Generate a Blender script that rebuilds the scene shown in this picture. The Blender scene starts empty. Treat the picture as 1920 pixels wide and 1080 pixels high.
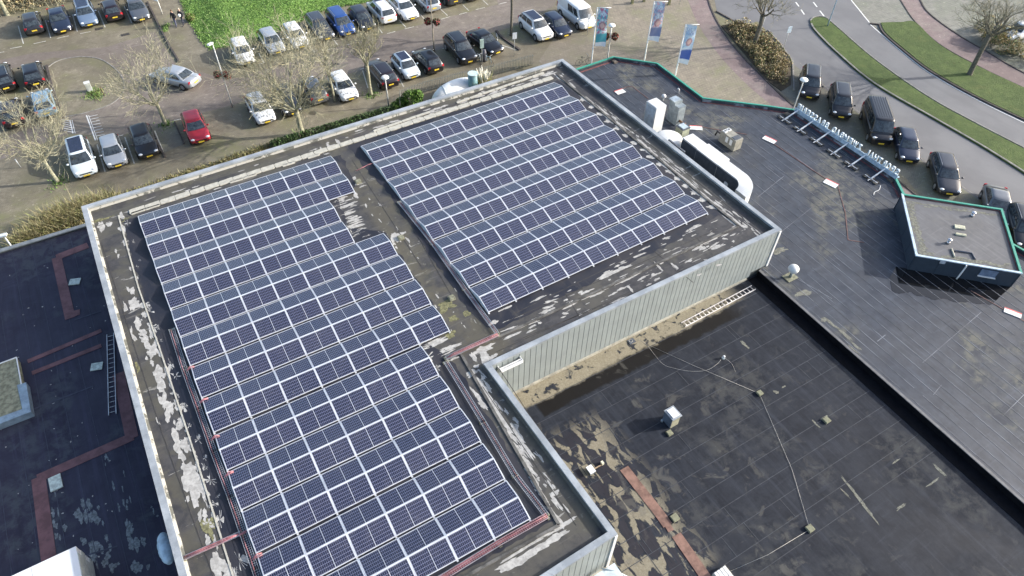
import bpy, math, random
import numpy as np
from mathutils import Vector, Matrix, noise as mnoise
R = math.radians
random.seed(7); rng = np.random.default_rng(7)
sc = bpy.context.scene
col = sc.collection
# ------------------------------------------------------------------ camera
CAMH = 35.52
PIT, ROL, FPX = .8347, .0241, 1328.4
_c, _s = math.cos(PIT), math.sin(PIT)
FW = np.array([0, _c, -_s]); _rt = np.array([1., 0, 0]); _up = np.cross(_rt, FW)
CR = math.cos(ROL)*_rt + math.sin(ROL)*_up
CU = -math.sin(ROL)*_rt + math.cos(ROL)*_up
cd = bpy.data.cameras.new('camera'); cam = bpy.data.objects.new('camera', cd); col.objects.link(cam)
cd.sensor_width = 36; cd.lens = 36*FPX/1920; cd.clip_end = 2000; cd.clip_start = .5
m = Matrix.Identity(4)
for i in range(3):
    m[i][0] = CR[i]; m[i][1] = CU[i]; m[i][2] = -FW[i]
m[2][3] = CAMH
cam.matrix_world = m
sc.camera = cam
# ------------------------------------------------------------------ light
SUN_EL, SUN_AZ = 24.0, 11.0
w = bpy.data.worlds.new('World'); sc.world = w; w.use_nodes = True
wn = w.node_tree.nodes; wl = w.node_tree.links
sky = wn.new('ShaderNodeTexSky'); sky.sky_type = 'NISHITA'; sky.sun_disc = False
sky.sun_elevation = R(SUN_EL); sky.sun_rotation = R(90-SUN_AZ); sky.altitude = 0
sky.air_density = 1.0; sky.dust_density = 3.0; sky.ozone_density = 1.0
wl.new(sky.outputs[0], wn['Background'].inputs[0]); wn['Background'].inputs[1].default_value = .15
sd = bpy.data.lights.new('sun', 'SUN'); sun = bpy.data.objects.new('sun', sd); col.objects.link(sun)
sd.energy = 3.0; sd.angle = R(.6); sd.color = (1, .975, .94)
sdir = Vector((math.cos(R(SUN_EL))*math.cos(R(SUN_AZ)), math.cos(R(SUN_EL))*math.sin(R(SUN_AZ)), math.sin(R(SUN_EL))))
sun.rotation_euler = sdir.to_track_quat('Z', 'Y').to_euler(); sun.location = (60, 20, 60)
vs = sc.view_settings; vs.view_transform = 'Standard'; vs.look = 'None'; vs.exposure = 1.05; vs.gamma = 1; vs.use_curve_mapping = False

def G(px, py, z=0.):
    "point of the horizontal plane at height z that lies under a pixel of the 1920 px photograph"
    d = FW*FPX + CR*(px-960) - CU*(py-540)
    t = (z-CAMH)/d[2]
    return Vector((d[0]*t, d[1]*t, z))
def hgt(base, top, zb=0.):
    b = G(base[0], base[1], zb); best = (1e9, 0)
    for i in range(600):
        z = zb + i*.02; d = np.array([b.x, b.y, z-CAMH]); f = d@FW
        e = abs(540-FPX*(d@CU)/f - top[1])
        if e < best[0]: best = (e, z)
    return best[1]
TH = R(31.9)                       # direction of the buildings' long axis
U = Vector((math.cos(TH), math.sin(TH), 0)); V = Vector((math.sin(TH), -math.cos(TH), 0))
# ------------------------------------------------------------------ node helper
class NT:
    def __init__(s, name):
        s.m = bpy.data.materials.new(name); s.m.use_nodes = True; s.t = s.m.node_tree; s.n = s.t.nodes
        s.b = s.n['Principled BSDF']
    def lk(s, a, b): s.t.links.new(a, b)
    def put(s, v, i):
        if isinstance(v, (int, float)): i.default_value = v
        elif isinstance(v, tuple): i.default_value = v if len(v) != 3 or i.type == 'VECTOR' else (*v, 1)
        else: s.lk(v, i)
    def pos(s, rot=0., org=(0, 0, 0), scl=(1, 1, 1), obj=False):
        if obj: src = s.n.new('ShaderNodeTexCoord').outputs['Object']
        else: src = s.n.new('ShaderNodeNewGeometry').outputs['Position']
        a = s.n.new('ShaderNodeVectorMath'); a.operation = 'SUBTRACT'; s.lk(src, a.inputs[0]); a.inputs[1].default_value = org
        mp = s.n.new('ShaderNodeMapping'); mp.inputs['Rotation'].default_value = (0, 0, -rot); mp.inputs['Scale'].default_value = scl
        s.lk(a.outputs[0], mp.inputs[0]); return mp.outputs[0]
    def scale(s, v, scl):
        a = s.n.new('ShaderNodeVectorMath'); a.operation = 'MULTIPLY'; s.lk(v, a.inputs[0]); a.inputs[1].default_value = scl; return a.outputs[0]
    def noise(s, v, sc_, det=4, ro=.55, dist=0., colr=False):
        n = s.n.new('ShaderNodeTexNoise'); s.lk(v, n.inputs['Vector']); n.inputs['Scale'].default_value = sc_
        n.inputs['Detail'].default_value = det; n.inputs['Roughness'].default_value = ro; n.inputs['Distortion'].default_value = dist
        return n.outputs[1 if colr else 0]
    def vor(s, v, sc_, feat='F1'):
        n = s.n.new('ShaderNodeTexVoronoi'); s.lk(v, n.inputs['Vector']); n.inputs['Scale'].default_value = sc_; n.feature = feat
        return n.outputs[0]
    def ramp(s, v, a, b, lo=0., hi=1.):
        n = s.n.new('ShaderNodeMapRange'); n.interpolation_type = 'SMOOTHSTEP'
        s.put(v, n.inputs[0]); n.inputs[1].default_value = a; n.inputs[2].default_value = b
        n.inputs[3].default_value = lo; n.inputs[4].default_value = hi; return n.outputs[0]
    def math(s, op, a, b=0., c=0.):
        n = s.n.new('ShaderNodeMath'); n.operation = op; s.put(a, n.inputs[0]); s.put(b, n.inputs[1]); s.put(c, n.inputs[2]); return n.outputs[0]
    def mul(s, *a):
        r = a[0]
        for x in a[1:]: r = s.math('MULTIPLY', r, x)
        return r
    def sep(s, v):
        n = s.n.new('ShaderNodeSeparateXYZ'); s.lk(v, n.inputs[0]); return n.outputs
    def mix(s, f, a, b):
        n = s.n.new('ShaderNodeMix'); n.data_type = 'RGBA'; s.put(f, n.inputs[0]); s.put(a, n.inputs[6]); s.put(b, n.inputs[7]); return n.outputs[2]
    def bump(s, h, st=.3, d=.02):
        n = s.n.new('ShaderNodeBump'); n.inputs['Strength'].default_value = st; n.inputs['Distance'].default_value = d
        s.lk(h, n.inputs['Height']); s.lk(n.outputs[0], s.b.inputs['Normal'])
    def out(s, c, rough=.8, metal=0., spec=.5, coat=0.):
        s.put(c, s.b.inputs['Base Color']); s.put(rough, s.b.inputs['Roughness']); s.put(metal, s.b.inputs['Metallic'])
        s.put(spec, s.b.inputs['Specular IOR Level']); s.b.inputs['Coat Weight'].default_value = coat; s.b.inputs['Coat Roughness'].default_value = .06
        return s.m
_mc = {}
def P(name, c, rough=.6, metal=0., var=.18, scl=3., spec=.5, coat=0., obj=False):
    "plain material with mottled wear"
    if name in _mc: return _mc[name]
    t = NT(name); v = t.pos(obj=obj)
    n = t.noise(v, scl, 6, .65); n2 = t.noise(v, scl*9, 3)
    d = tuple(x*(1-var) for x in c); l = tuple(min(1, x*(1+var)) for x in c)
    cc = t.mix(t.ramp(n, .35, .65), d, l)
    cc = t.mix(t.ramp(n2, .55, .75, 0, var), cc, tuple(x*.6 for x in c))
    _mc[name] = t.out(cc, rough, metal, spec, coat); return _mc[name]
# ------------------------------------------------------------------ mesh helper
class MB:
    def __init__(s): s.v = []; s.f = []; s.mi = []; s.k = 0; s.sm = []
    def face(s, ids, sm=False): s.f.append(tuple(ids)); s.mi.append(s.k); s.sm.append(sm)
    def add(s, vs, fs, sm=False):
        o = len(s.v); s.v += [tuple(v) for v in vs]
        for f in fs: s.face([o+i for i in f], sm)
    def prism(s, poly, z0, z1, bottom=True):
        n = len(poly); a = sum(poly[i][0]*poly[(i+1) % n][1]-poly[(i+1) % n][0]*poly[i][1] for i in range(n))
        if a < 0: poly = poly[::-1]
        vs = [(p[0], p[1], z0) for p in poly]+[(p[0], p[1], z1) for p in poly]
        fs = [tuple(range(n, 2*n))]+[(i, (i+1) % n, n+(i+1) % n, n+i) for i in range(n)]
        if bottom: fs.append(tuple(range(n-1, -1, -1)))
        s.add(vs, fs)
    def sheet(s, poly, z):
        n = len(poly); a = sum(poly[i][0]*poly[(i+1) % n][1]-poly[(i+1) % n][0]*poly[i][1] for i in range(n))
        if a < 0: poly = poly[::-1]
        s.add([(p[0], p[1], z) for p in poly], [tuple(range(n))])
    def box(s, c, x, y, z, sx, sy, sz):
        "box centred at c with unit axes x y z and full sizes"
        c = Vector(c); x = Vector(x)*sx/2; y = Vector(y)*sy/2; z = Vector(z)*sz/2
        vs = [c+a*x+b*y+d*z for d in (-1, 1) for a, b in ((-1, -1), (1, -1), (1, 1), (-1, 1))]
        s.add(vs, [(3, 2, 1, 0), (4, 5, 6, 7), (0, 1, 5, 4), (1, 2, 6, 5), (2, 3, 7, 6), (3, 0, 4, 7)])
    def bx(s, cx, cy, cz, sx, sy, sz, a=0.):
        s.box((cx, cy, cz), (math.cos(a), math.sin(a), 0), (-math.sin(a), math.cos(a), 0), (0, 0, 1), sx, sy, sz)
    def bar(s, a, b, wd, hd=None, up=(0, 0, 1)):
        a = Vector(a); b = Vector(b); x = (b-a); L = x.length
        if L < 1e-6: return
        x /= L; u = Vector(up)
        if abs(x.dot(u)) > .99: u = Vector((1, 0, 0))
        y = u.cross(x).normalized(); z = x.cross(y); s.box((a+b)/2, x, y, z, L, wd, hd or wd)
    def tube(s, pts, rs, n=6, sm=True, cap=True):
        pts = [Vector(p) for p in pts]
        if isinstance(rs, (int, float)): rs = [rs]*len(pts)
        o = len(s.v)
        for i, p in enumerate(pts):
            d = (pts[min(i+1, len(pts)-1)]-pts[max(i-1, 0)])
            d = d.normalized() if d.length > 1e-9 else Vector((0, 0, 1))
            u = Vector((0, 0, 1)) if abs(d.z) < .9 else Vector((1, 0, 0))
            a = d.cross(u).normalized(); b = d.cross(a)
            for k in range(n):
                t = 2*math.pi*k/n; s.v.append(tuple(p+(a*math.cos(t)+b*math.sin(t))*rs[i]))
        for i in range(len(pts)-1):
            for k in range(n):
                s.face((o+i*n+k, o+i*n+(k+1) % n, o+(i+1)*n+(k+1) % n, o+(i+1)*n+k), sm)
        if cap:
            s.face([o+k for k in range(n-1, -1, -1)]); s.face([o+(len(pts)-1)*n+k for k in range(n)])
    def cyl(s, c, r, h, n=16, r2=None): s.tube([c, Vector(c)+Vector((0, 0, h))], [r, r if r2 is None else r2], n)
    def ball(s, c, rx, ry, rz, nu=12, nv=8, jit=0., z0=-1.):
        o = len(s.v)
        for j in range(nv+1):
            ph = math.asin(z0)+(math.pi/2-math.asin(z0))*j/nv
            for i in range(nu):
                t = 2*math.pi*i/nu; q = 1+jit*(random.random()-.5)
                s.v.append((c[0]+rx*math.cos(ph)*math.cos(t)*q, c[1]+ry*math.cos(ph)*math.sin(t)*q, c[2]+rz*math.sin(ph)*q))
        for j in range(nv):
            for i in range(nu): s.face((o+j*nu+i, o+j*nu+(i+1) % nu, o+(j+1)*nu+(i+1) % nu, o+(j+1)*nu+i), True)
    def mesh(s, name, mats, org=(0, 0, 0)):
        me = bpy.data.meshes.new(name); o = Vector(org)
        me.from_pydata([tuple(Vector(v)-o) for v in s.v], [], s.f)
        for x in (mats if isinstance(mats, (list, tuple)) else [mats]): me.materials.append(x)
        me.polygons.foreach_set('material_index', s.mi); me.polygons.foreach_set('use_smooth', s.sm); me.update(); return me
    def build(s, name, mats, parent=None, loc=None):
        "mesh coordinates are world coordinates unless loc is given"
        if parent is not None:
            pl = Vector(parent.get('_w', (0, 0, 0)))
            o = bpy.data.objects.new(name, s.mesh(name, mats, pl if loc is None else (0, 0, 0))); o.parent = parent
            if loc is not None: o.location = loc
            o['_w'] = tuple(pl)
        else:
            l = Vector(loc) if loc is not None else (sum((Vector(v) for v in s.v), Vector())/max(1, len(s.v)))
            if loc is None and s.v: l.z = min(v[2] for v in s.v)
            o = bpy.data.objects.new(name, s.mesh(name, mats, l)); o.location = l; o['_w'] = tuple(l)
        col.objects.link(o); return o
def tag(o, label=None, cat=None, group=None, kind=None):
    for k, v in (('label', label), ('category', cat), ('group', group), ('kind', kind)):
        if v: o[k] = v
    return o
def empty(name, loc, label, cat, group=None, rz=0.):
    o = bpy.data.objects.new(name, None); o.empty_display_size = .3; col.objects.link(o)
    o.location = loc; o.rotation_euler.z = rz; o['_w'] = tuple(loc); return tag(o, label, cat, group)
def inst(name, me, parent, loc=(0, 0, 0), rot=None, wl=False):
    "an object with a shared mesh; wl: loc is a world place"
    o = bpy.data.objects.new(name, me); o.parent = parent; l = Vector(loc)
    if wl: l = l-Vector(parent['_w'])
    o.location = l
    if rot is not None: o.rotation_euler = rot
    col.objects.link(o); return o
def lerp(a, b, t): return a+(b-a)*t
def catmull(pts, n=6):
    out = []; q = [pts[0]]+list(pts)+[pts[-1]]
    for i in range(1, len(q)-2):
        a, b, c, d = [np.array(x, float) for x in q[i-1:i+3]]
        for k in range(n):
            t = k/n; out.append(tuple(.5*((2*b)+(-a+c)*t+(2*a-5*b+4*c-d)*t*t+(-a+3*b-3*c+d)*t**3)))
    out.append(tuple(q[-2])); return out
def pxpoly(pts, z=0.): return [G(x, y, z) for x, y in pts]
def offset(poly, d):
    "inward offset of a counterclockwise polygon of vectors"
    n = len(poly); out = []
    for i in range(n):
        p0, p1, p2 = poly[i-1], poly[i], poly[(i+1) % n]
        e1 = (p1-p0).to_2d().normalized(); e2 = (p2-p1).to_2d().normalized()
        n1 = Vector((-e1.y, e1.x)); n2 = Vector((-e2.y, e2.x)); b = (n1+n2)
        b = b/ max(.3, b.dot(b)/2) if b.length > 1e-6 else n1
        out.append(Vector((p1.x+b.x*d, p1.y+b.y*d, p1.z)))
    return out
def ccw(poly):
    n = len(poly); a = sum(poly[i].x*poly[(i+1) % n].y-poly[(i+1) % n].x*poly[i].y for i in range(n))
    return poly if a > 0 else poly[::-1]
# ================================================================== GROUND
def paving_mat(name, a, b, moss, mossamt, bx=.21, by=.105):
    t = NT(name); v = t.pos(TH)
    br = t.n.new('ShaderNodeTexBrick'); t.lk(v, br.inputs[0]); br.inputs['Scale'].default_value = 1
    br.inputs['Brick Width'].default_value = bx; br.inputs['Row Height'].default_value = by; br.inputs['Mortar Size'].default_value = .012
    br.inputs['Color1'].default_value = (*a, 1); br.inputs['Color2'].default_value = (*b, 1)
    br.inputs['Mortar'].default_value = (*[x*.45 for x in a], 1)
    n1 = t.noise(v, .22, 8, .62, .4); n2 = t.noise(v, 1.1, 8, .7); n3 = t.noise(v, 9, 4, .7); vs_ = t.scale(v, (.25, 1.6, 1)); n4 = t.noise(vs_, 1.2, 5, .6)
    c = t.mix(t.ramp(n2, .3, .7, 0, .6), br.outputs[0], tuple(x*1.3 for x in b))
    c = t.mix(t.mul(t.ramp(n1, .42, .66), t.ramp(n2, .32, .6), mossamt), c, moss)
    c = t.mix(t.ramp(n3, .58, .72, 0, .5), c, tuple(x*.5 for x in a))
    lf = t.noise(v, 3.2, 2, .5, .4); c = t.mix(t.mul(t.ramp(lf, .63, .67), t.ramp(n2, .4, .6), .5), c, tuple(min(1, x*1.9) for x in b))
    c = t.mix(t.ramp(n4, .55, .75, 0, .35), c, tuple(min(1, x*1.7) for x in b))
    c = t.mix(t.ramp(t.noise(v, .09, 3), .45, .62, 0, .45), c, tuple(x*.6 for x in a))
    t.bump(br.outputs[1], -.4, .01); return t.out(c, .78, spec=.35)
M_pave = paving_mat('brick_paving', (.17, .148, .105), (.22, .195, .142), (.155, .158, .07), .8)
M_lane = paving_mat('lane_brick', (.18, .15, .128), (.22, .188, .16), (.17, .158, .10), .4)
M_bay = paving_mat('bay_brick', (.14, .135, .115), (.175, .17, .14), (.14, .15, .08), .7)
M_plaza = paving_mat('plaza_tiles', (.20, .175, .135), (.25, .215, .165), (.19, .19, .105), .8, .3, .3)
M_red = paving_mat('red_paving', (.205, .152, .145), (.235, .178, .168), (.22, .2, .17), .6)
M_greypave = paving_mat('grey_paving', (.17, .17, .145), (.215, .21, .18), (.16, .18, .12), .7, .3, .3)
M_soil = P('soil', (.07, .055, .035), .95, var=.4, scl=1.5)
def asphalt():
    t = NT('asphalt'); v = t.pos(R(-58)); n = t.noise(v, .3, 6, .6); n2 = t.noise(v, 40, 3, .8); n3 = t.noise(t.scale(v, (.08, 1.2, 1)), .8, 4)
    c = t.mix(t.ramp(n, .35, .65), (.135, .135, .14), (.165, .165, .168)); c = t.mix(t.ramp(n2, .5, .75, 0, .4), c, (.24, .24, .24))
    c = t.mix(t.ramp(n3, .5, .75, 0, .35), c, (.11, .11, .115)); t.bump(n2, .2, .01); return t.out(c, .75)
M_asph = asphalt()
def grass_mat(name, a, b, c3):
    t = NT(name); v = t.pos(); n = t.noise(v, 1.2, 8, .75, .6); n2 = t.noise(v, 7, 6, .8); n3 = t.noise(v, .25, 3)
    c = t.mix(t.ramp(n, .38, .62), a, b); c = t.mix(t.ramp(n2, .5, .68, 0, .8), c, c3); c = t.mix(t.ramp(n3, .45, .6, 0, .5), c, a); c = t.mix(t.ramp(t.noise(v, 2.6, 5, .7, .4), .54, .68, 0, .55), c, tuple(x*.55 for x in a)); c = t.mix(t.ramp(t.noise(v, .5, 5, .7, .3), .56, .7, 0, .4), c, (.16, .17, .06))
    t.bump(n2, .9, .15); return t.out(c, .85, spec=.2)
M_grass = grass_mat('lawn_grass', (.12, .22, .045), (.18, .31, .07), (.24, .37, .11))
M_verge = grass_mat('verge_grass', (.065, .10, .032), (.10, .145, .045), (.15, .17, .075))
M_kerb = P('kerb_stone', (.23, .22, .2), .85, var=.25)
M_kerbd = P('dark_kerb', (.07, .06, .055), .9, var=.25)
M_white = P('road_paint', (.72, .72, .68), .7, var=.12, scl=6)
def setting(name, poly, z, m):
    b = MB(); b.sheet(poly, z); return tag(b.build(name, m), kind='structure')
g = MB(); g.sheet([(-400, -300), (400, -300), (400, 500), (-400, 500)], 0); tag(g.build('ground', M_pave), kind='structure')
Z1, Z2, Z3, Z4 = .004, .008, .012, .016
setting('lane', pxpoly([(-120, 345), (130, 250), (215, 257), (330, 225), (829, 91), (975, 45), (1040, 10), (1060, -60), (900, -60), (935, 8), (827, 36), (611, 94), (430, 150), (330, 122), (290, 60), (200, 88), (60, 100), (-60, 125), (-60, 150), (100, 108), (190, 112), (232, 150), (232, 180), (190, 200), (125, 218), (-120, 300)], Z1), Z1, M_lane)
setting('plaza', pxpoly([(1010, 115), (1060, 40), (1075, -40), (1290, -40), (1310, 40), (1350, 100), (1400, 155), (1450, 200), (1300, 230), (1100, 170)], Z1), Z1, M_plaza)
setting('parking_strip', pxpoly([(1440, 150), (1487, 120), (1545, 165), (1640, 235), (1740, 310), (1900, 418), (2000, 490), (2000, 640), (1900, 600), (1700, 335), (1620, 280), (1500, 205)], Z1), Z1, M_bay)
road = [(1328, -60), (1345, 25), (1390, 50), (1420, 40), (1440, 60), (1470, 100), (1487, 120), (1545, 165), (1640, 235), (1740, 310), (1900, 418), (2050, 520), (2300, 720), (2500, 600), (2350, 432), (2050, 290), (1920, 222), (1840, 182), (1750, 132), (1690, 92), (1632, 45), (1595, 0), (1570, -60)]
setting('road', pxpoly(road, Z1), Z1, M_asph)
redl = catmull([(1270, -60), (1290, 0), (1312, 50), (1350, 105), (1400, 158), (1450, 200), (1500, 240), (1600, 310), (1720, 420)])
redr = catmull([(1320, -60), (1328, 0), (1350, 50), (1385, 98), (1440, 155), (1475, 188), (1505, 210), (1620, 290), (1760, 400)])
setting('red_cycle_path', pxpoly(redl+redr[::-1], Z2), Z2, M_red)
setting('far_paving', pxpoly([(1570, -90), (1595, 0), (1632, 45), (1655, 60), (1700, 60), (1760, 90), (1930, 175), (2300, 330), (2300, -90)], Z1), Z1, M_greypave)
rl = catmull([(1650, -60), (1688, 0), (1715, 40), (1760, 82), (1830, 122), (1920, 165), (2050, 222), (2350, 350)])
rr = catmull([(1700, -60), (1725, 0), (1745, 28), (1800, 68), (1850, 97), (1920, 137), (2050, 195), (2350, 318)])
setting('red_footpath', pxpoly(rl+rr[::-1], Z2), Z2, M_red)
def kerb(pts, wd=.14, ht=.12, m=M_kerb, name='kerb', z=0., lab=None):
    b = MB(); q = [G(x, y, z) for x, y in pts]
    for i in range(len(q)-1):
        a, c = q[i], q[i+1]; e = (c-a).normalized()*wd*.3
        b.bar(a-e+Vector((0, 0, ht/2)), c+e+Vector((0, 0, ht/2+.0003*(i % 2))), wd, ht)
    return tag(b.build(name, m), kind='structure')
kerb(redr, m=M_kerbd, ht=.07)
kerb(rr, m=M_kerbd, ht=.07); kerb(rl, m=M_kerbd, ht=.05, wd=.1)
isl = catmull([(1521, 46), (1530, 60), (1570, 100), (1640, 158), (1750, 222), (1850, 280), (1960, 350), (2120, 455), (2300, 585)])
isl2 = catmull([(1519, 40), (1527, 33), (1545, 33), (1562, 45), (1640, 112), (1740, 182), (1830, 232), (1960, 300), (2120, 392), (2320, 515)])
def raised(name, poly, ht, m):
    b = MB(); b.prism([p.to_tuple() for p in poly], .0, ht); return tag(b.build(name, m), kind='structure')
raised('grass_island', pxpoly(isl[::-1]+isl2, .1), .10, M_verge)
kerb(isl, ht=.13, wd=.16); kerb(isl2, ht=.115, wd=.12)
v1 = catmull([(1652, 44), (1662, 62), (1700, 95), (1750, 133), (1840, 183), (1960, 240), (2150, 330), (2350, 425)])
v2 = catmull([(1652, 42), (1690, 41), (1717, 42), (1760, 82), (1830, 122), (1960, 182), (2150, 268), (2350, 355)])
raised('grass_verge', pxpoly(v1[::-1]+v2, .06), .06, M_verge)
kerb([(1632, 45)]+[(x-4, y+3) for x, y in v1], ht=.12, wd=.15, m=M_kerbd)
raised('planting_bed', pxpoly([(1352, 48), (1378, 42), (1405, 45), (1440, 62), (1470, 100), (1484, 118), (1483, 158), (1465, 170), (1440, 152), (1400, 105)], .06), .06, M_soil)
kerb([(1440, 58), (1462, 82), (1486, 116), (1488, 170)], m=M_kerb, ht=.12)
kerb([(1343, 22), (1390, 48)], m=M_kerbd, ht=.1)
# white and worn lines
def line(pts, wd=.1, z=Z3, name='painted_line', m=M_white):
    b = MB(); q = [G(x, y, z) for x, y in pts]
    for i in range(len(q)-1):
        d = (q[i+1]-q[i]).normalized(); n = Vector((-d.y, d.x, 0))*wd/2
        b.add([q[i]-n, q[i+1]-n, q[i+1]+n, q[i]+n], [(0, 1, 2, 3)])
    return tag(b.build(name, m), kind='structure')
line(catmull([(1632, 46), (1655, 66), (1700, 104), (1750, 141), (1840, 191), (1960, 249), (2150, 340)]), .12)
line([(1596, 0), (1630, 42)], .12)
for a in [((1492, 4), (1498, 12)), ((1502, 18), (1508, 27)), ((1525, 4), (1532, 13)), ((1537, 20), (1545, 30)), ((1475, -18), (1484, -6)), ((1510, -18), (1519, -6))]: line(a, .14)
line(catmull([(1500, 118), (1545, 160), (1640, 232), (1740, 306), (1900, 413)]), .1, m=M_kerb)
M_worn = P('worn_paint', (.5, .49, .43), .8, var=.3, scl=5)
for a in [((34, 48), (44, 82)), ((85, 38), (95, 71)), ((136, 27), (145, 59)), ((184, 20), (197, 51)), ((233, 12), (247, 43)),
          ((182, 271), (197, 322)), ((234, 257), (252, 307)), ((290, 245), (309, 292)), ((487, 120), (494, 118)),
          ((578, 84), (590, 98)), ((624, 72), (633, 84)), ((709, 51), (717, 62)), ((749, 38), (761, 51)), ((788, 27), (799, 39)), ((826, 17), (839, 29)), ((868, 9), (879, 20)), ((905, 0), (915, 9)),
          ((680, 132), (690, 165)), ((745, 140), (757, 163)), ((931, 62), (933, 76)), ((940, 84), (968, 94)), ((485, 100), (495, 118))]: line(a, .09, m=M_worn)
for a in [((19, 91), (41, 87)), ((63, 82), (86, 77)), ((107, 72), (129, 67)), ((150, 63), (170, 59)), ((8, 97), (-14, 101)),
          ((215, 257), (231, 253)), ((325, 226), (340, 223)), ((611, 94), (627, 90)), ((649, 84), (666, 80)), ((726, 63), (741, 59)), ((759, 54), (776, 50)), ((827, 36), (844, 31)), ((861, 27), (876, 23)), ((892, 18), (909, 14)), ((935, 8), (950, 4)), ((675, 130), (688, 127)), ((829, 91), (838, 89)), ((895, 71), (912, 66))]: line(a, .09, m=M_worn)
# comb shaped give-way markings by the parking island
def comb(a, b, side, n, L):
    line([a, b], .1); line([(a[0]+4, a[1]), (b[0]+4, b[1])], .05)
    for i in range(n):
        t = (i+.5)/n; x = lerp(a[0], b[0], t); y = lerp(a[1], b[1], t); line([(x+4*(side > 0), y), (x+side*L, y-3.5+(2 if side < 0 else 0)*0)], .06, Z4)
comb((162, 216), (179, 263), 1, 9, 20); comb((131, 225), (137, 250), -1, 6, 16)
for i, (x, y) in enumerate([(235, 65), (186, 54), (628, 121), (1303, 240)][:3]):
    b = MB(); c = G(x, y, 0); b.box(c+Vector((0, 0, .012)), U, V, (0, 0, 1), .75, .42, .022)
    for k in range(6): b.box(c+U*(.1*k-.25)+Vector((0, 0, .026)), U, V, (0, 0, 1), .03, .36, .01)
    tag(b.build('drain_cover', P('cast_iron', (.05, .045, .04), .7)), ['dark iron drain cover in the paving near the two walking people', 'dark iron drain cover close to the silver blue car nose', 'dark iron drain cover in the lane beside the bare slim tree'][i], 'drain cover')
# parking island on the left with its kerb, cabinet and stake
ip = catmull([(88, 128), (110, 114), (150, 107), (190, 112), (222, 135), (233, 158), (228, 178), (205, 197), (160, 212), (122, 219)])
setting('paved_island', pxpoly(ip, Z2), Z2, M_pave); kerb(ip+[(118, 219), (88, 128)], wd=.09, ht=.04)
kerb([(88, 124), (98, 165), (118, 222)], wd=.22, ht=.12, m=M_kerbd)
kerb([(277, 5), (300, 52), (319, 88), (336, 116)], wd=.16, ht=.14, m=M_kerbd)
kerb([(280, 235), (287, 250), (310, 295)], wd=.14, ht=.12, m=M_kerbd)
kerb([(328, 230), (345, 270)], wd=.12, ht=.1, m=M_kerbd)
kerb([(931, 59), (940, 70), (974, 94)], wd=.2, ht=.12, m=M_kerbd)
setting('tree_square', pxpoly([(283, 238), (328, 228), (345, 270), (306, 288)], Z2), Z2, M_bay)
# ------------------------------------------------ lawn: a soft mound
def terrain(name, outline, step, hfun, m, z0=.02):
    q = [p.to_2d() for p in pxpoly(outline)]
    xs = [p.x for p in q]; ys = [p.y for p in q]
    def inside(x, y):
        c = False; n = len(q)
        for i in range(n):
            a, b = q[i], q[i-1]
            if (a.y > y) != (b.y > y) and x < (b.x-a.x)*(y-a.y)/(b.y-a.y)+a.x: c = not c
        return c
    def edge(x, y):
        p = Vector((x, y)); d = 9
        for i in range(len(q)):
            a, b = q[i-1], q[i]; ab = b-a; t = max(0, min(1, (p-a).dot(ab)/max(1e-6, ab.length_squared))); d = min(d, (a+ab*t-p).length)
        return d
    nx = int((max(xs)-min(xs))/step)+1; ny = int((max(ys)-min(ys))/step)+1; idx = {}; b = MB()
    for j in range(ny+1):
        for i in range(nx+1):
            x = min(xs)+i*step; y = min(ys)+j*step
            if inside(x, y): idx[i, j] = len(b.v); b.v.append((x, y, z0+hfun(x, y, edge(x, y))))
    for (i, j), a in idx.items():
        k = [(i+1, j), (i+1, j+1), (i, j+1)]
        if all(t in idx for t in k): b.face([a]+[idx[t] for t in k], True)
    return tag(b.build(name, m), kind='structure'), inside, (min(xs), max(xs), min(ys), max(ys)), edge
lawn_o = [(330, -60), (338, 5), (352, 40), (372, 75), (392, 96), (425, 90), (470, 88), (520, 62), (560, 45), (610, 20), (690, 5), (780, -20), (800, -60)]
def lh(x, y, e): return .03+.5*min(1, e/3)**1.5+.05*mnoise.noise((x*.8, y*.8, 0))
lawn, lin, lbb, ledge = terrain('lawn', lawn_o, .3, lh, M_grass)
def tufts(name, inside, bb, n, h, m, hf, s=.055):
    b = MB(); k = 0
    while k < n:
        x = random.uniform(bb[0], bb[1]); y = random.uniform(bb[2], bb[3]); k += 1
        if not inside(x, y): continue
        z = hf(x, y); a = random.uniform(0, 6.28); q = s*random.uniform(.6, 1.4); hh = h*random.uniform(.5, 1.5)
        dx, dy = math.cos(a)*q, math.sin(a)*q; lx, ly = random.uniform(-.6, .6)*hh, random.uniform(-.6, .6)*hh
        b.k = random.choice((0, 1, 2)); b.add([(x-dx, y-dy, z), (x+dx, y+dy, z), (x+lx+dx*.5, y+ly+dy*.5, z+hh), (x+lx-dx*.5, y+ly-dy*.5, z+hh)], [(0, 1, 2, 3)])
    return tag(b.build(name, m), kind='stuff')
GM = [P('blade_green', (.155, .27, .06), .7, var=.3), P('blade_light', (.22, .34, .10), .7, var=.3), P('blade_dark', (.10, .185, .04), .7, var=.3)]
o = tufts('grass_tufts', lin, lbb, 52000, .07, GM, lambda x, y: lh(x, y, 3) if ledge(x, y) > 3 else lh(x, y, ledge(x, y))); tag(o, 'rough bright green grass covering the lawn mound behind the parked cars', 'grass')
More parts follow.
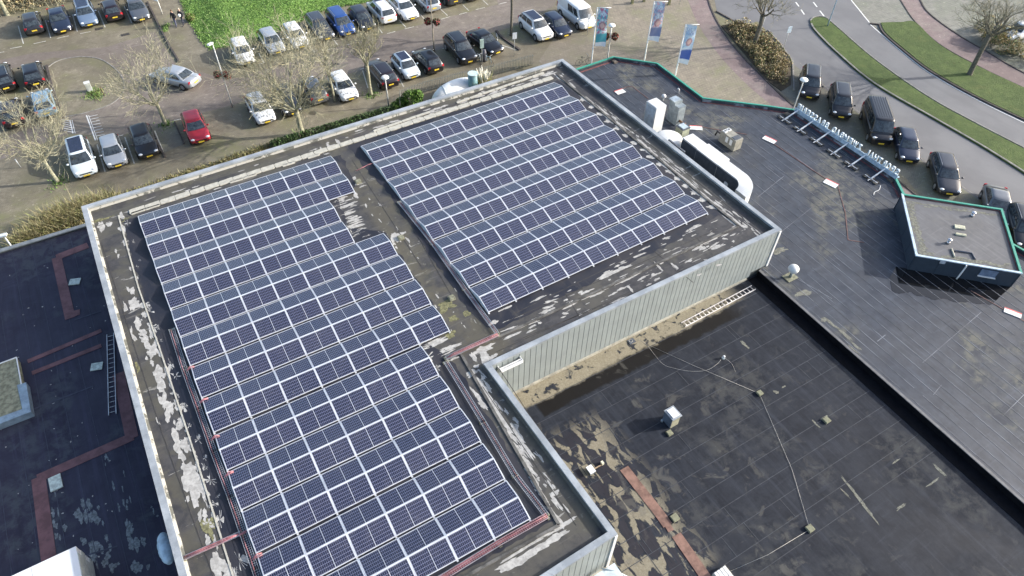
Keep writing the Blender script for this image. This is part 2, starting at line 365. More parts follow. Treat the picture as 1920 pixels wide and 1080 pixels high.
# ================================================================== MAIN HALL
ZP, ZR, ZB = 6.98, 6.70, 6.80          # parapet top, roof membrane, panel datum
ZH, ZBR, ZL = 3.44, 3.90, 3.30        # hall roof, brasserie roof, west low roof
pNW, pNE, pE, pR, pS = [G(*p, ZP) for p in ((152, 387), (1055, 110), (1466, 430), (922, 685), (1158, 1001))]
dl = (G(335, 1080, ZP)-pNW).normalized(); db = (G(1040, 1078, ZP)-pS).normalized()
def isect(p, d, q, e):
    den = d.x*e.y-d.y*e.x; t = ((q.x-p.x)*e.y-(q.y-p.y)*e.x)/den; return p+d*t
pSW = isect(pNW, dl, pS, db)
foot = ccw([pNW, pNE, pE, pR, pS, pSW])
def hall_roof_mat():
    t = NT('roof_felt'); v = t.pos(TH, tuple(pNW)); x, y, z = t.sep(v)[:3]
    n1 = t.noise(v, .28, 8, .6, .5); n2 = t.noise(v, 1.6, 8, .7, .3); n3 = t.noise(v, 14, 4, .8)
    sx = t.noise(t.scale(v, (.35, 3.2, 1)), 1.3, 6, .65, .2); sy = t.noise(t.scale(v, (3.2, .35, 1)), 1.1, 6, .65, .2)
    c = t.mix(t.ramp(n2, .3, .7), (.030, .030, .035), (.066, .064, .065))
    c = t.mix(t.mul(t.ramp(n1, .42, .62), t.ramp(n2, .3, .55, .3, 1), .7), c, (.098, .09, .07))
    c = t.mix(t.mul(t.ramp(t.noise(v, .5, 5, .6), .58, .7), t.ramp(n3, .35, .65), .5), c, (.10, .10, .055))
    c = t.mix(t.ramp(sx, .58, .74, 0, .5), c, (.2, .19, .17)); c = t.mix(t.ramp(sy, .6, .74, 0, .35), c, (.035, .033, .035))
    c = t.mix(t.mul(t.ramp(n3, .62, .72), t.ramp(n2, .5, .7), .6), c, (.36, .35, .32)); pl = t.noise(t.scale(v, (.55, 2.4, 1)), 1.15, 7, .62, .3); ed = t.math('MULTIPLY', t.ramp(y, -1.6, -.6), t.ramp(y, .2, -.4)); c = t.mix(t.mul(t.ramp(pl, .64, .66), .75), c, (.33, .32, .29))
    uc = (G(762, 440, ZR)-pNW).dot(U); ax = t.ramp(t.math('ABSOLUTE', t.math('SUBTRACT', x, uc)), 1.7, .8)
    m1 = t.noise(v, .9, 6, .6, .5); c = t.mix(t.mul(ax, t.ramp(m1, .38, .6), .7), c, (.098, .088, .062)); c = t.mix(t.mul(ax, t.ramp(t.noise(v, 3.1, 5, .7), .58, .72), .6), c, (.21, .20, .165))
    lft = t.ramp(x, 2.9, 2.0); c = t.mix(t.mul(lft, t.ramp(m1, .46, .6), .55), c, (.088, .082, .060))
    nth = t.ramp(y, -2.4, -1.4); c = t.mix(t.mul(nth, t.ramp(t.noise(t.scale(v, (.5, 2, 1)), 1.0, 6, .6, .2), .45, .6), .55), c, (.10, .095, .07))
    t.bump(n3, .3, .01)
    rg = t.ramp(n1, .35, .6, .75, .5); return t.out(c, rg, spec=.4)
M_roof = hall_roof_mat()
def felt_mat(name, a, b, khaki, kh, org, stain=None, wet=.5, spec=.38):
    t = NT(name); v = t.pos(TH, org); xs = t.sep(v)
    n1 = t.noise(v, .2, 8, .6, .4); n2 = t.noise(v, 1.3, 8, .7, .3); n3 = t.noise(v, 18, 4, .8)
    sx = t.noise(t.scale(v, (3.0, .16, 1)), 1.3, 7, .7, .15); sx2 = t.noise(t.scale(v, (.3, 3, 1)), .9, 6, .7, .1)
    c = t.mix(t.ramp(n2, .3, .7), a, b)
    c = t.mix(t.ramp(sx, .5, .72, 0, .45), c, tuple(x*1.8 for x in b)); c = t.mix(t.ramp(sx, .46, .3, 0, .5), c, tuple(x*.6 for x in a))
    c = t.mix(t.ramp(sx2, .56, .72, 0, .4), c, tuple(x*1.7 for x in b))
    c = t.mix(t.mul(t.ramp(n1, .50, .62), t.ramp(n2, .40, .6), kh), c, khaki)
    c = t.mix(t.mul(t.ramp(n3, .64, .74), t.ramp(n2, .45, .7), .55), c, (.4, .4, .38))
    if stain: c = stain(t, c)
    t.bump(n3, .25, .008); return t.out(c, t.ramp(n1, .35, .62, wet, .8), spec=spec)
eSE = (pE-pR).normalized()
def hall_stain(t, c):
    "sediment and puddles: distance from the facade foot (y) and from the inner wing wall (x)"
    ang = math.atan2(eSE.y, eSE.x); v = t.pos(ang, tuple(pR)); s_ = t.sep(v); x = s_[0]; y = t.math('MULTIPLY', s_[1], -1)
    n = t.noise(v, .9, 7, .6, .35); n2 = t.noise(v, 2.2, 5, .55, .5); fine = t.noise(v, 12, 4, .7)
    kh = t.mix(t.ramp(fine, .35, .7), (.21, .185, .13), (.29, .26, .19))
    edge = t.math('SUBTRACT', t.math('ADD', 1.15, t.math('MULTIPLY', n, .9)), y)              # sediment belt along the facade
    belt = t.mul(t.ramp(edge, .35, .6), t.ramp(n2, .36, .44), t.ramp(x, 17.5, 15.5))
    pud = t.mul(t.ramp(y, .75, 1.1), t.ramp(t.math('ADD', y, t.math('MULTIPLY', n2, .5)), 2.35, 2.15), t.ramp(x, 1.9, 2.1), t.ramp(x, 17., 15.))
    c = t.mix(t.mul(pud, .93), c, (.006, .005, .004)); c = t.mix(belt, c, kh)
    reg = t.mul(t.ramp(x, 5.3, 3.6), t.ramp(y, 2.6, 4.2), t.ramp(y, 12.6, 12.2))
    st = t.noise(t.scale(v, (1.25, .5, 1)), 1.9, 3, .45, .5)
    st = t.math('ADD', st, t.math('MULTIPLY', t.math('SUBTRACT', fine, .5), .10)); camo = t.mul(reg, t.ramp(st, .495, .55), .92); c = t.mix(camo, c, kh)
    c = t.mix(t.mul(reg, t.ramp(st, .47, .44), .5), c, (.035, .03, .035))
    sp = t.mul(t.ramp(t.noise(v, .8, 6, .65, .6), .56, .66), t.ramp(x, 14, 6, .35, 1)); return t.mix(t.mul(sp, .5), c, (.12, .115, .10))
M_hall = felt_mat('hall_felt', (.0125, .0150, .0215), (.024, .028, .037), (.10, .098, .085), .35, tuple(pR), hall_stain, .55, .18)
M_bras = felt_mat('brasserie_felt', (.029, .034, .046), (.052, .060, .076), (.15, .145, .11), .75, tuple(pE), None, .42)
M_west = felt_mat('west_felt', (.021, .020, .039), (.030, .029, .052), (.09, .11, .11), .35, tuple(pNW), None, .55)
M_annx = felt_mat('annex_felt', (.10, .10, .105), (.125, .125, .13), (.2, .19, .15), .3, tuple(pE), None, .35)
M_clad = P('pale_green_cladding', (.27, .30, .295), .55, var=.06, scl=1.2); M_core = P('wall_core', (.05, .055, .055), .8)
def capm():
    t = NT('aluminium_coping'); v = t.pos(TH); n = t.noise(v, 1.2, 6, .65); n2 = t.noise(v, 11, 4, .75)
    c = t.mix(t.ramp(n, .35, .65), (.27, .295, .315), (.38, .41, .435)); c = t.mix(t.ramp(n2, .56, .74, 0, .55), c, (.15, .155, .14)); return t.out(c, t.ramp(n, .3, .7, .4, .65), .15)
M_cap = capm()
M_white2 = P('white_trim', (.74, .75, .74), .5, var=.05)
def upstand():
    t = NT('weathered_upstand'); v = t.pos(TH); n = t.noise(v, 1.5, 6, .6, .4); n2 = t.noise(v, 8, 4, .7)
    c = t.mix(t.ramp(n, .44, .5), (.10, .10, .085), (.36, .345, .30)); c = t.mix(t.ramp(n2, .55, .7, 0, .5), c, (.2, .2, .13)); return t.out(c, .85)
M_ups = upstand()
def upstand_shade():  # upstand copy with bluish shade painted into its colour
    t = NT('blue_shade_upstand'); v = t.pos(TH); n = t.noise(v, 1.3, 6, .6, .5)
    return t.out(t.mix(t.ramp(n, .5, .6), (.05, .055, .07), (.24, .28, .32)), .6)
M_ups_shade = upstand_shade()
hall = empty('sports_hall', (pNW.x, pNW.y, 0), 'large grey clad sports hall with flat roof carrying the solar panels', 'building')
inner = offset(foot, .29); up1 = offset(foot, .26); up0 = offset(foot, .10)
b = MB(); b.prism([(p.x, p.y) for p in offset(foot, .05)], 0, ZR-.03); b.build('wall', M_core, hall)
b = MB(); b.sheet([(p.x, p.y) for p in offset(foot, .12)], ZR); b.build('roof', M_roof, hall)
n = len(foot)
def near(p, q): return (p-q).length < .01
for i in range(n):
    a, c = foot[i], foot[(i+1) % n]; ia, ic = inner[i], inner[(i+1) % n]
    ln = (c-a).length; k = max(1, round(ln/3.0))
    for j in range(k):                                  # coping sheets about 3 m long
        t0, t1 = j/k+(.004/ln if j else 0), (j+1)/k-(.004/ln if j < k-1 else 0)
        q = [a.lerp(c, t0), a.lerp(c, t1), ia.lerp(ic, t1), ia.lerp(ic, t0)]
        b = MB(); b.prism([(p.x, p.y) for p in q], ZP-.13, ZP); b.build('coping', M_cap, hall)
    shade = near(c, pNE) and near(a, pE) or near(a, pE) and near(c, pNE) or near(a, pR) or near(c, pR)
    q = [up0[i], up0[(i+1) % n], up1[(i+1) % n], up1[i]]
    lit = (near(a, pNW) or near(c, pNW))  # sunlit sides get the cream copy, others the painted blue shade
    b = MB(); b.prism([(p.x, p.y) for p in q], ZR-.02, ZP-.131); b.build('upstand', M_ups if lit else M_ups_shade, hall)
    # low skirt of felt dressed up the parapet: a sloped fillet
    o1, o2 = up1[i], up1[(i+1) % n]; f1, f2 = offset(foot, .38)[i], offset(foot, .38)[(i+1) % n]
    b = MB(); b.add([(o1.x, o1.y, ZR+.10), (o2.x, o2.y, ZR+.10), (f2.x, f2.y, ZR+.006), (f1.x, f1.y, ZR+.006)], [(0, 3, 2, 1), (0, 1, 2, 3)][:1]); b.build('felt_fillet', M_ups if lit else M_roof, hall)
# cladding panels one by one on the two walls in view
def clad(a, c, z0a, z0b, z1, pw=.333, out=.03):
    d = (c-a); ln = d.to_2d().length; d = Vector((d.x, d.y, 0)).normalized(); nrm = Vector((d.y, -d.x, 0)); k = round(ln/pw); w_ = ln/k
    for j in range(k):
        z0 = lerp(z0a, z0b, 0) if (j+.5)/k < .93 else z0b
        c0 = a+d*(w_*(j+.5)); b = MB(); x = d; h = z1-z0
        b.box((c0.x+nrm.x*out/2, c0.y+nrm.y*out/2, (z0+z1)/2), x, nrm, (0, 0, 1), w_-.03, out, h)
        b.build('cladding_panel', M_clad, hall)
fo = offset(foot, .05)
def fp(p): return min(zip(foot, fo), key=lambda q: (q[0]-p).length)[1]
clad(fp(pR), fp(pE), ZH+.16, ZBR+.06, ZP-.14)
aS = fp(pS); clad(fp(pSW), aS, ZH+.16, ZH+.16, ZP-.14)
nSE = Vector((eSE.y, -eSE.x, 0))
b = MB(); b.bar(fp(pR)+nSE*.05+Vector((0, 0, ZH+.08-ZP)), fp(pR)+nSE*.05+eSE*18.2+Vector((0, 0, ZH+.08-ZP)), .10, .14); b.build('base_flashing', P('cream_flashing', (.36, .34, .28), .8, var=.25), hall)
b = MB(); b.bar(fp(pSW)+nSE*.05+Vector((0, 0, ZH+.08-ZP)), aS+nSE*.05+Vector((0, 0, ZH+.08-ZP)), .10, .14); b.build('base_flashing', P('cream_flashing', ()), hall) if 0 else b.build('base_flashing', _mc['cream_flashing'], hall)
b = MB(); q = fp(pE)+nSE*.02; b.box((q.x, q.y, (ZBR+ZP-.13)/2), eSE, nSE, (0, 0, 1), .16, .12, ZP-.13-ZBR); b.build('corner_trim', M_white2, hall)
b = MB(); q = aS+nSE*.02; b.box((q.x, q.y, (ZH+ZP-.13)/2), eSE, nSE, (0, 0, 1), .16, .12, ZP-.13-ZH); b.build('corner_trim', M_white2, hall)
# overflow box on the facade next to the inner corner
q = fp(pR)+eSE*1.05+nSE*.2; b = MB()
b.box((q.x, q.y, ZP-.42), eSE, nSE, (0, 0, 1), 1.3, .04, .12); b.box((q.x+nSE.x*.14, q.y+nSE.y*.14, ZP-.42), eSE, nSE, (0, 0, 1), 1.3, .03, .2); b.box((q.x+nSE.x*.05, q.y+nSE.y*.05, ZP-.52), eSE, nSE, (0, 0, 1), 1.3, .22, .03)
for sgn in (-1, 1): b.box((q.x+eSE.x*.64*sgn-nSE.x*.03, q.y+eSE.y*.64*sgn-nSE.y*.03, ZP-.44), eSE, nSE, (0, 0, 1), .03, .3, .18)
b.build('overflow_spout', M_white2, hall)
# white canopy corner low on the south wall
q = G(1128, 1068, ZH+.9); b = MB(); b.tube([q+Vector((0, 0, .1)), q+U*.5+V*.35, q+U*.9+V*1.0], [.03]*3, 6); b.box(q+U*.1+V*.55, U, V, (0, 0, 1), 1.1, 1.0, .05)
tag(b.build('wall_canopy', P('pale_canopy', (.55, .62, .64), .3)), 'small pale canopy at the foot of the hall wall, bottom edge of the photo', 'canopy')
# roof kerb: low upstand that frames the panel field
kl = [(1045, 141), (1385, 424), (935, 632), (862, 660), (1048, 985), (830, 1105)]
kin = [G(x, y, ZR) for x, y in kl]; k2 = [G(x, y, ZR) for x, y in [(222, 404), (260, 540), (300, 655), (350, 805), (395, 945), (437, 1080), (450, 1120)]]
M_ridge = P('worn_ridge', (.10, .097, .09), .85, var=.5, scl=2)
M_cream = P('cream_tile', (.42, .405, .345), .85, var=.14, scl=4)
b = MB()
for q in (kin,):
    for i in range(len(q)-1): b.bar(q[i]+Vector((0, 0, .03)), q[i+1]+Vector((0, 0, .03)), .13, .06)
b.build('roof_kerb', M_ridge, hall)['kind'] = 'stuff'
b = MB()
for i in range(len(k2)-1): b.bar(k2[i]+Vector((0, 0, .015)), k2[i+1]+Vector((0, 0, .015)), .07, .03)
b.build('kerb_bead', M_cream, hall)
M_roofd = None
def shade_felt():  # roof felt darkened, with the shade around and between panel rows painted in
    t = NT('shade_dark_felt'); v = t.pos(TH); n1 = t.noise(v, .5, 6, .6, .4); n3 = t.noise(v, 14, 4, .8); sx = t.noise(t.scale(v, (2.2, .5, 1)), 1.1, 6, .65, .2)
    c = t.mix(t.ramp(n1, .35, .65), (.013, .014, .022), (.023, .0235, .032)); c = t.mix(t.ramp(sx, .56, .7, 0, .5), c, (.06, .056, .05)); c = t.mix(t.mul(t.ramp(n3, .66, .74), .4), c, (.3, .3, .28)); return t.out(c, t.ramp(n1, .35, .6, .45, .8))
M_roofd = shade_felt()
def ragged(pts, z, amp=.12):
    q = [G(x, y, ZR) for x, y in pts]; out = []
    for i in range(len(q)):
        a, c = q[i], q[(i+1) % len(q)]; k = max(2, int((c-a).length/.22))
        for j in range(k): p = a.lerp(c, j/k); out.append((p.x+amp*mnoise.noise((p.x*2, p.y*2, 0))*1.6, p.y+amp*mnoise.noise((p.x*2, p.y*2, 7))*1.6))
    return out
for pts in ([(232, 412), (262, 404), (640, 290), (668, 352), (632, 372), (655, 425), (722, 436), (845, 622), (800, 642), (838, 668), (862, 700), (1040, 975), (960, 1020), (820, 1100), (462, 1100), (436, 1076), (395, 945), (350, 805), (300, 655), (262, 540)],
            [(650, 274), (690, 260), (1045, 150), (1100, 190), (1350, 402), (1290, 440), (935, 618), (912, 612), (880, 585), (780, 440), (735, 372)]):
    b = MB(); b.sheet(ragged(pts, ZR), ZR+.004+.0002*len(pts)); b.build('shaded_felt_field', M_roofd, hall)  # sheet carries the painted row shade
# ballast tiles in a row inside the north parapet
def tile_row(a, c, n_, wd, z, keep, jit=.02, name='ballast_tile'):
    A = G(*a, ZR); C = G(*c, ZR); d = (C-A)/n_; L = d.length
    for j in range(n_):
        if not keep(j/n_): continue
        q = A+d*(j+.5); an = math.atan2(d.y, d.x)+random.gauss(0, .012); h = .05
        b = MB(); ll = L*random.uniform(.98, 1.01); x = Vector((math.cos(an), math.sin(an), 0)); y = Vector((-x.y, x.x, 0)); P4 = []
        for k in range(14):                                # chipped outline
            t = k/14*4; e = int(t); f = t-e; cs = [(-1, -1), (1, -1), (1, 1), (-1, 1), (-1, -1)]
            u_ = lerp(cs[e][0], cs[e+1][0], f); v_ = lerp(cs[e][1], cs[e+1][1], f); s_ = 1-.05*random.random()
            r_ = q+x*u_*ll/2*s_+y*(v_*wd/2*(1-.16*random.random()))
            P4.append((r_.x, r_.y))
        b.prism(P4, z, z+h, False); b.build(name, M_cream, hall)
tile_row((243, 399), (1036, 146), 34, .46, ZR+.01, lambda t: True)
tile_row((700, 247), (1020, 137), 13, .22, ZR+.01, lambda t: random.random() < .8)
tile_row((246, 402), (600, 290), 14, .2, ZR+.01, lambda t: random.random() < .5)
# flaked pale coating left on the felt: ragged flat remains
M_flake = P('flaked_coating', (.38, .37, .345), .9, var=.22, scl=5)
fl = MB()
def flake(c, L, W, ang, z=ZR, seed=None):
    x = Vector((math.cos(ang), math.sin(ang), 0)); y = Vector((-x.y, x.x, 0)); n_ = 26; pts = []; s_ = random.random()*90
    for k in range(n_):
        t = 2*math.pi*k/n_; r_ = 1+.75*mnoise.noise((math.cos(t)*1.3+s_, math.sin(t)*1.3, s_))+.36*mnoise.noise((math.cos(t)*3.2, math.sin(t)*3.2+s_, s_))+.10*random.uniform(-1, 1)
        r_ = max(.42, r_); q = c+x*(math.cos(t)*L/2*r_)+y*(math.sin(t)*W/2*r_); pts.append((q.x, q.y, z+.006+random.random()*.003))
    o = len(fl.v); fl.v += pts+[(c.x, c.y, z+.008)]
    for k in range(n_): fl.face((o+k, o+(k+1) % n_, o+n_))
aV = math.atan2(dl.y, dl.x); aU = TH
def fpx(x, y, L, W, a): flake(G(x, y, ZR), L, W, a)
for x, y, L, W in [(247, 545, .5, .25), (252, 570, .9, .45), (268, 572, .5, .6), (282, 585, .6, .35), (258, 605, .8, .3), (268, 625, .8, .35), (285, 612, .6, .35), (250, 632, .5, .18), (272, 640, .7, .3), (292, 650, .9, .3), (285, 662, .7, .35),
                   (275, 672, .3, .12), (296, 700, .9, .45), (302, 722, .9, .3), (318, 700, 1.1, .4), (330, 705, .4, .4), (308, 755, 1., .4), (318, 765, .8, .3), (332, 760, .8, .3), (345, 762, .5, .35), (314, 780, .7, .25), (340, 795, .6, .3), (296, 790, .5, .1), (290, 702, .4, .12),
                   (333, 830, 1.2, .4), (349, 836, .8, .3), (340, 855, .7, .25), (352, 878, .6, .5), (358, 905, 1.6, .55), (366, 935, .9, .4), (380, 915, 1., .35), (394, 900, .6, .4), (372, 825, .5, .3), (375, 967, .5, .2), (385, 980, .4, .16), (412, 975, .8, .3), (408, 1060, 1., .5), (448, 1050, .9, .45), (425, 1075, .7, .3),
                   (240, 542, .5, .1), (235, 575, .7, .1), (246, 620, .5, .1), (300, 660, .6, .16), (217, 470, .3, .12), (222, 480, .3, .12), (226, 430, .5, .25), (250, 452, .3, .12), (262, 488, .35, .12), (258, 500, .25, .12), (190, 425, .8, .35), (205, 420, .5, .3), (228, 405, .6, .3), (240, 418, .6, .4)]:
    flake(G(x, y, ZR), L*1.05, W*1.0, aV+random.uniform(-.3, .3))
for k in range(46):                                        # along the west kerb bead
    t = random.random(); i = min(len(k2)-2, int(t*(len(k2)-1))); q = k2[i].lerp(k2[i+1], t*(len(k2)-1)-i)+U*random.gauss(.02, .16); flake(q, random.uniform(.2, .8), random.uniform(.08, .22), aV)
for x, y, L, W, a in [(790, 655, 1.5, .35, aU), (815, 643, 1.5, .35, aU), (800, 672, .8, .6, aV), (838, 652, .8, .12, aU), (820, 690, .5, .4, aV), (908, 655, 1., .4, aU), (910, 672, .7, .5, aV), (887, 668, .5, .3, aV), (926, 668, .4, .25, aU), (885, 700, .7, .35, aU), (893, 687, .3, .15, aU), (850, 673, .6, .12, aU),
                      (640, 375, .5, .3, aU), (655, 383, 1.1, .16, aU), (667, 366, .5, .25, aV), (652, 400, .9, .2, aU), (662, 408, .7, .16, aU), (665, 420, 1.1, .12, aU), (668, 432, 1.2, .12, aU), (663, 443, .9, .14, aU), (688, 442, .5, .14, aU), (655, 428, .7, .2, aV), (670, 345, .4, .2, aU), (680, 349, .5, .12, aU), (664, 334, .3, .25, aV), (743, 445, .9, .5, aV), (755, 437, .4, .2, aU), (765, 450, .5, .12, aV),
                      (736, 455, .6, .3, aV), (615, 273, .5, .2, aV), (633, 266, .6, .25, aV), (605, 282, .6, .2, aV), (672, 245, .5, .14, aU), (650, 258, .2, .1, aU), (885, 558, .25, .1, 0), (925, 605, .5, .25, aU), (948, 578, .8, .12, aU), (1010, 560, .9, .12, aU), (1025, 583, .9, .2, aU), (1090, 547, .3, .15, aU), (1060, 588, .3, .14, 0), (1140, 515, 1.6, .3, aU), (1170, 502, 1.1, .25, aU),
                      (1200, 478, .8, .15, aU), (1210, 465, .7, .1, aU), (1250, 447, .4, .16, 0), (1300, 428, 1.1, .14, aU), (1305, 424, .6, .2, aU), (1340, 415, .6, .07, aU), (1345, 463, 1., .2, aU), (1320, 465, .7, .2, aU), (1275, 450, .5, .08, aU), (1265, 500, .6, .2, aV), (1225, 515, .3, .2, 0), (1245, 535, .6, .08, aU), (1375, 440, .4, .1, aU), (1395, 425, .4, .25, 0), (1360, 448, .3, .14, 0), (1290, 490, .4, .08, 0), (1240, 493, .3, .2, 0),
                      (1180, 540, .5, .2, aV), (1160, 562, 1., .12, aU), (1235, 500, .7, .12, aV), (1100, 547, .8, .15, aU), (1042, 566, .25, .1, 0), (1175, 525, 1.4, .09, aU)]: fpx(x, y, L, W, a)
# long pale strips beside the south east tray and the south end
for x, y in [(900, 718), (908, 732), (918, 748), (928, 765), (940, 785), (950, 800), (960, 818), (975, 845), (985, 862), (995, 880), (968, 808), (975, 822), (985, 840), (1010, 920), (1020, 935), (1032, 955), (1045, 975), (893, 740), (905, 757), (1002, 905), (1040, 968)]:
    flake(G(x, y, ZR), random.uniform(.7, 1.2), random.uniform(.12, .3), aV+.12)
for x, y, L, W in [(1060, 982, 1., .18), (1040, 996, 1.4, .14), (1010, 1012, 1.4, .12), (980, 1030, 1.4, .12), (1030, 1015, 1.6, .3), (1000, 1035, 1.6, .35), (970, 1055, 1.2, .25), (1045, 1003, .8, .2), (1040, 925, .4, .2), (950, 1060, 1., .3)]: flake(G(x, y, ZR), L, W, aU)
for k in range(60):                                         # along the east kerb ridge
    t = random.random(); q = kin[0].lerp(kin[1], t)+U*random.choice((-.14, .18, .5, .2))*random.uniform(.7, 1.3); flake(q, random.uniform(.3, 1.1), random.uniform(.06, .16), math.atan2((kin[1]-kin[0]).y, (kin[1]-kin[0]).x))
for k in range(40):
    t = random.random(); q = kin[1].lerp(kin[2], t)+V*random.gauss(0, .06); flake(q, random.uniform(.3, .9), random.uniform(.04, .1), aU)
def strew(a, c, n_, sp, L0, L1, W0, W1, ang):
    A = G(*a, ZR); C = G(*c, ZR); d = (C-A).normalized(); nn = Vector((-d.y, d.x, 0))
    for k in range(n_): flake(A.lerp(C, random.random())+nn*random.gauss(0, sp), random.uniform(L0, L1), random.uniform(W0, W1), ang+random.gauss(0, .06))
strew((945, 625), (1385, 452), 46, .45, .15, .9, .03, .16, aU); strew((960, 590), (1340, 415), 26, .25, .1, .6, .03, .12, aU)
strew((700, 244), (1035, 135), 60, .22, .2, .9, .05, .2, aU); strew((240, 396), (640, 268), 34, .25, .2, .8, .04, .16, aU)
strew((250, 560), (345, 830), 26, .3, .1, .5, .04, .2, aV); strew((350, 830), (430, 1070), 22, .3, .1, .5, .04, .2, aV); strew((1110, 190), (1420, 440), 50, .22, .2, .8, .04, .12, math.atan2((kin[1]-kin[0]).y, (kin[1]-kin[0]).x))
strew((900, 700), (1060, 960), 34, .22, .2, .7, .05, .16, aV+.12); strew((640, 330), (860, 620), 40, .5, .08, .4, .03, .12, aV); strew((640, 370), (672, 445), 26, .22, .4, 1.1, .05, .14, aU); strew((790, 640), (850, 660), 12, .2, .4, 1.1, .08, .2, aU)
for k in range(16):                                         # gravel bags lumps at the panel row ends
    q = G(lerp(1085, 1325, k/15), lerp(190, 392, k/15), ZR)+U*.35; flake(q, .45, .35, 0)
o = fl.build('flaked_coating', M_flake, hall); tag(o, kind='stuff')
# felt seams (laps) of the hall roof
b = MB(); M_seam = P('felt_lap', (.045, .042, .04), .8, var=.3)
def seam(a, c, z=ZR, wd=.035, h=.008, mb=None): (mb or b).bar(G(*a, z)+Vector((0, 0, h/2+.001)), G(*c, z)+Vector((0, 0, h/2+.001)), wd, h)
for a, c in [((945, 605), (1345, 430)), ((960, 590), (1190, 478)), ((965, 640), (1430, 450)), ((930, 660), (1180, 548)), ((230, 440), (330, 745)), ((190, 455), (300, 800)), ((300, 800), (400, 1080)), ((1110, 185), (1420, 430)), ((640, 270), (1050, 128)), ((180, 425), (620, 282)),
             ((1225, 470), (1300, 530)), ((1060, 550), (1090, 600)), ((1290, 430), (1330, 470)), ((700, 300), (850, 560)), ((660, 300), (790, 500)), ((905, 725), (1080, 985)), ((935, 690), (1115, 965))]: seam(a, c)
b.build('felt_lap', M_seam, hall)['kind'] = 'stuff'
# small roof drains and outlets in the aisle
for (x, y), lab in [((752, 447), 'square roof outlet cover in a pale flaked patch between the two panel fields'), ((847, 560), 'small square roof outlet at the edge of the round moss patch'), ((672, 342), 'small square roof outlet near the short second panel row')]:
    q = G(x, y, ZR); b = MB(); b.box(q+Vector((0, 0, .06)), U, V, (0, 0, 1), .34, .34, .12); b.box(q+Vector((0, 0, .13)), U, V, (0, 0, 1), .26, .26, .03); tag(b.build('roof_outlet', P('mossy_concrete', (.2, .2, .14), .9, var=.35, scl=6)), lab, 'roof outlet')
# moss cushions
M_moss = P('moss', (.15, .145, .075), .95, var=.45, scl=9)
fl = MB(); flake(G(838, 572, ZR), 1.0, .75, .3); flake(G(849, 598, ZR), .5, .35, 0); flake(G(875, 588, ZR), .45, .35, 0); flake(G(845, 628, ZR), .5, .4, 1); flake(G(190, 412, ZR), 1.2, .2, aU); flake(G(235, 412, ZR), .4, .3, 1)
flake(G(390, 985, ZR), 1., .5, aV); flake(G(258, 690, ZR), .7, .2, aV)
o = fl.build('moss_patches', M_moss); tag(o, 'olive moss cushions growing on the hall roof felt beside the panels', 'moss', kind='stuff')
# ================================================================== SOLAR FIELDS
def cell_mat():
    t = NT('solar_cells'); v = t.pos(obj=True); s_ = t.sep(v); ax = t.math('ABSOLUTE', s_[0])
    fx = t.math('FRACT', t.math('DIVIDE', t.math('SUBTRACT', ax, .012), .0795)); fy = t.math('FRACT', t.math('DIVIDE', t.math('ADD', s_[1], .47), .1567))
    lx = t.math('MAXIMUM', t.math('GREATER_THAN', fx, .94), t.math('LESS_THAN', fx, .04)); ly = t.math('GREATER_THAN', t.math('ABSOLUTE', t.math('SUBTRACT', fy, .5)), .455)
    ln = t.math('MAXIMUM', lx, ly); mid = t.math('LESS_THAN', ax, .013)
    oi = t.n.new('ShaderNodeObjectInfo'); cellc = t.mix(oi.outputs['Random'], (.005, .006, .022), (.011, .010, .028))
    cid = t.noise(t.scale(v, (12.6, 6.4, 1)), 1., 0); cellc = t.mix(t.ramp(cid, .35, .7, 0, .5), cellc, (.013, .017, .046))
    bus = t.math('GREATER_THAN', t.math('FRACT', t.math('DIVIDE', s_[1], .0314)), .9); cellc = t.mix(t.math('MULTIPLY', bus, .15), cellc, (.14, .16, .22))
    c = t.mix(ln, cellc, (.20, .21, .30)); c = t.mix(mid, c, (.42, .44, .48))
    wp = t.pos(TH); dust = t.noise(wp, .35, 4); d2 = t.noise(wp, 2.3, 5, .7); c = t.mix(t.mul(t.ramp(dust, .35, .7), t.ramp(d2, .3, .7), .05), c, (.32, .31, .29))
    edge = t.ramp(t.math('ABSOLUTE', s_[1]), .40, .49, 0, .14); c = t.mix(t.mul(edge, t.ramp(d2, .35, .6)), c, (.33, .31, .27))
    bird = t.noise(wp, 7., 2, .5); c = t.mix(t.ramp(bird, .80, .815, 0, .9), c, (.6, .6, .56)); t.b.inputs['IOR'].default_value = 1.8
    return t.out(c, t.ramp(d2, .3, .7, .08, .2), spec=.5)
M_cell = cell_mat(); M_frame = P('panel_frame', (.62, .64, .67), .45, .2, var=.08); M_defl = P('wind_deflector', (.60, .68, .72), .35, .2, var=.08)
PW, PH = 1.70, 1.03
mb = MB(); mb.bx(0, 0, .0, PW-.055, PH-.055, .03); ME_glass = mb.mesh('solar_panel', M_cell)
mb = MB()
for s_ in (-1, 1):
    mb.bx(0, s_*(PH/2-.014), .002, PW, .028, .042); mb.bx(s_*(PW/2-.014), 0, .002, .028, PH-.056, .042)
ME_frame = mb.mesh('frame', M_frame)
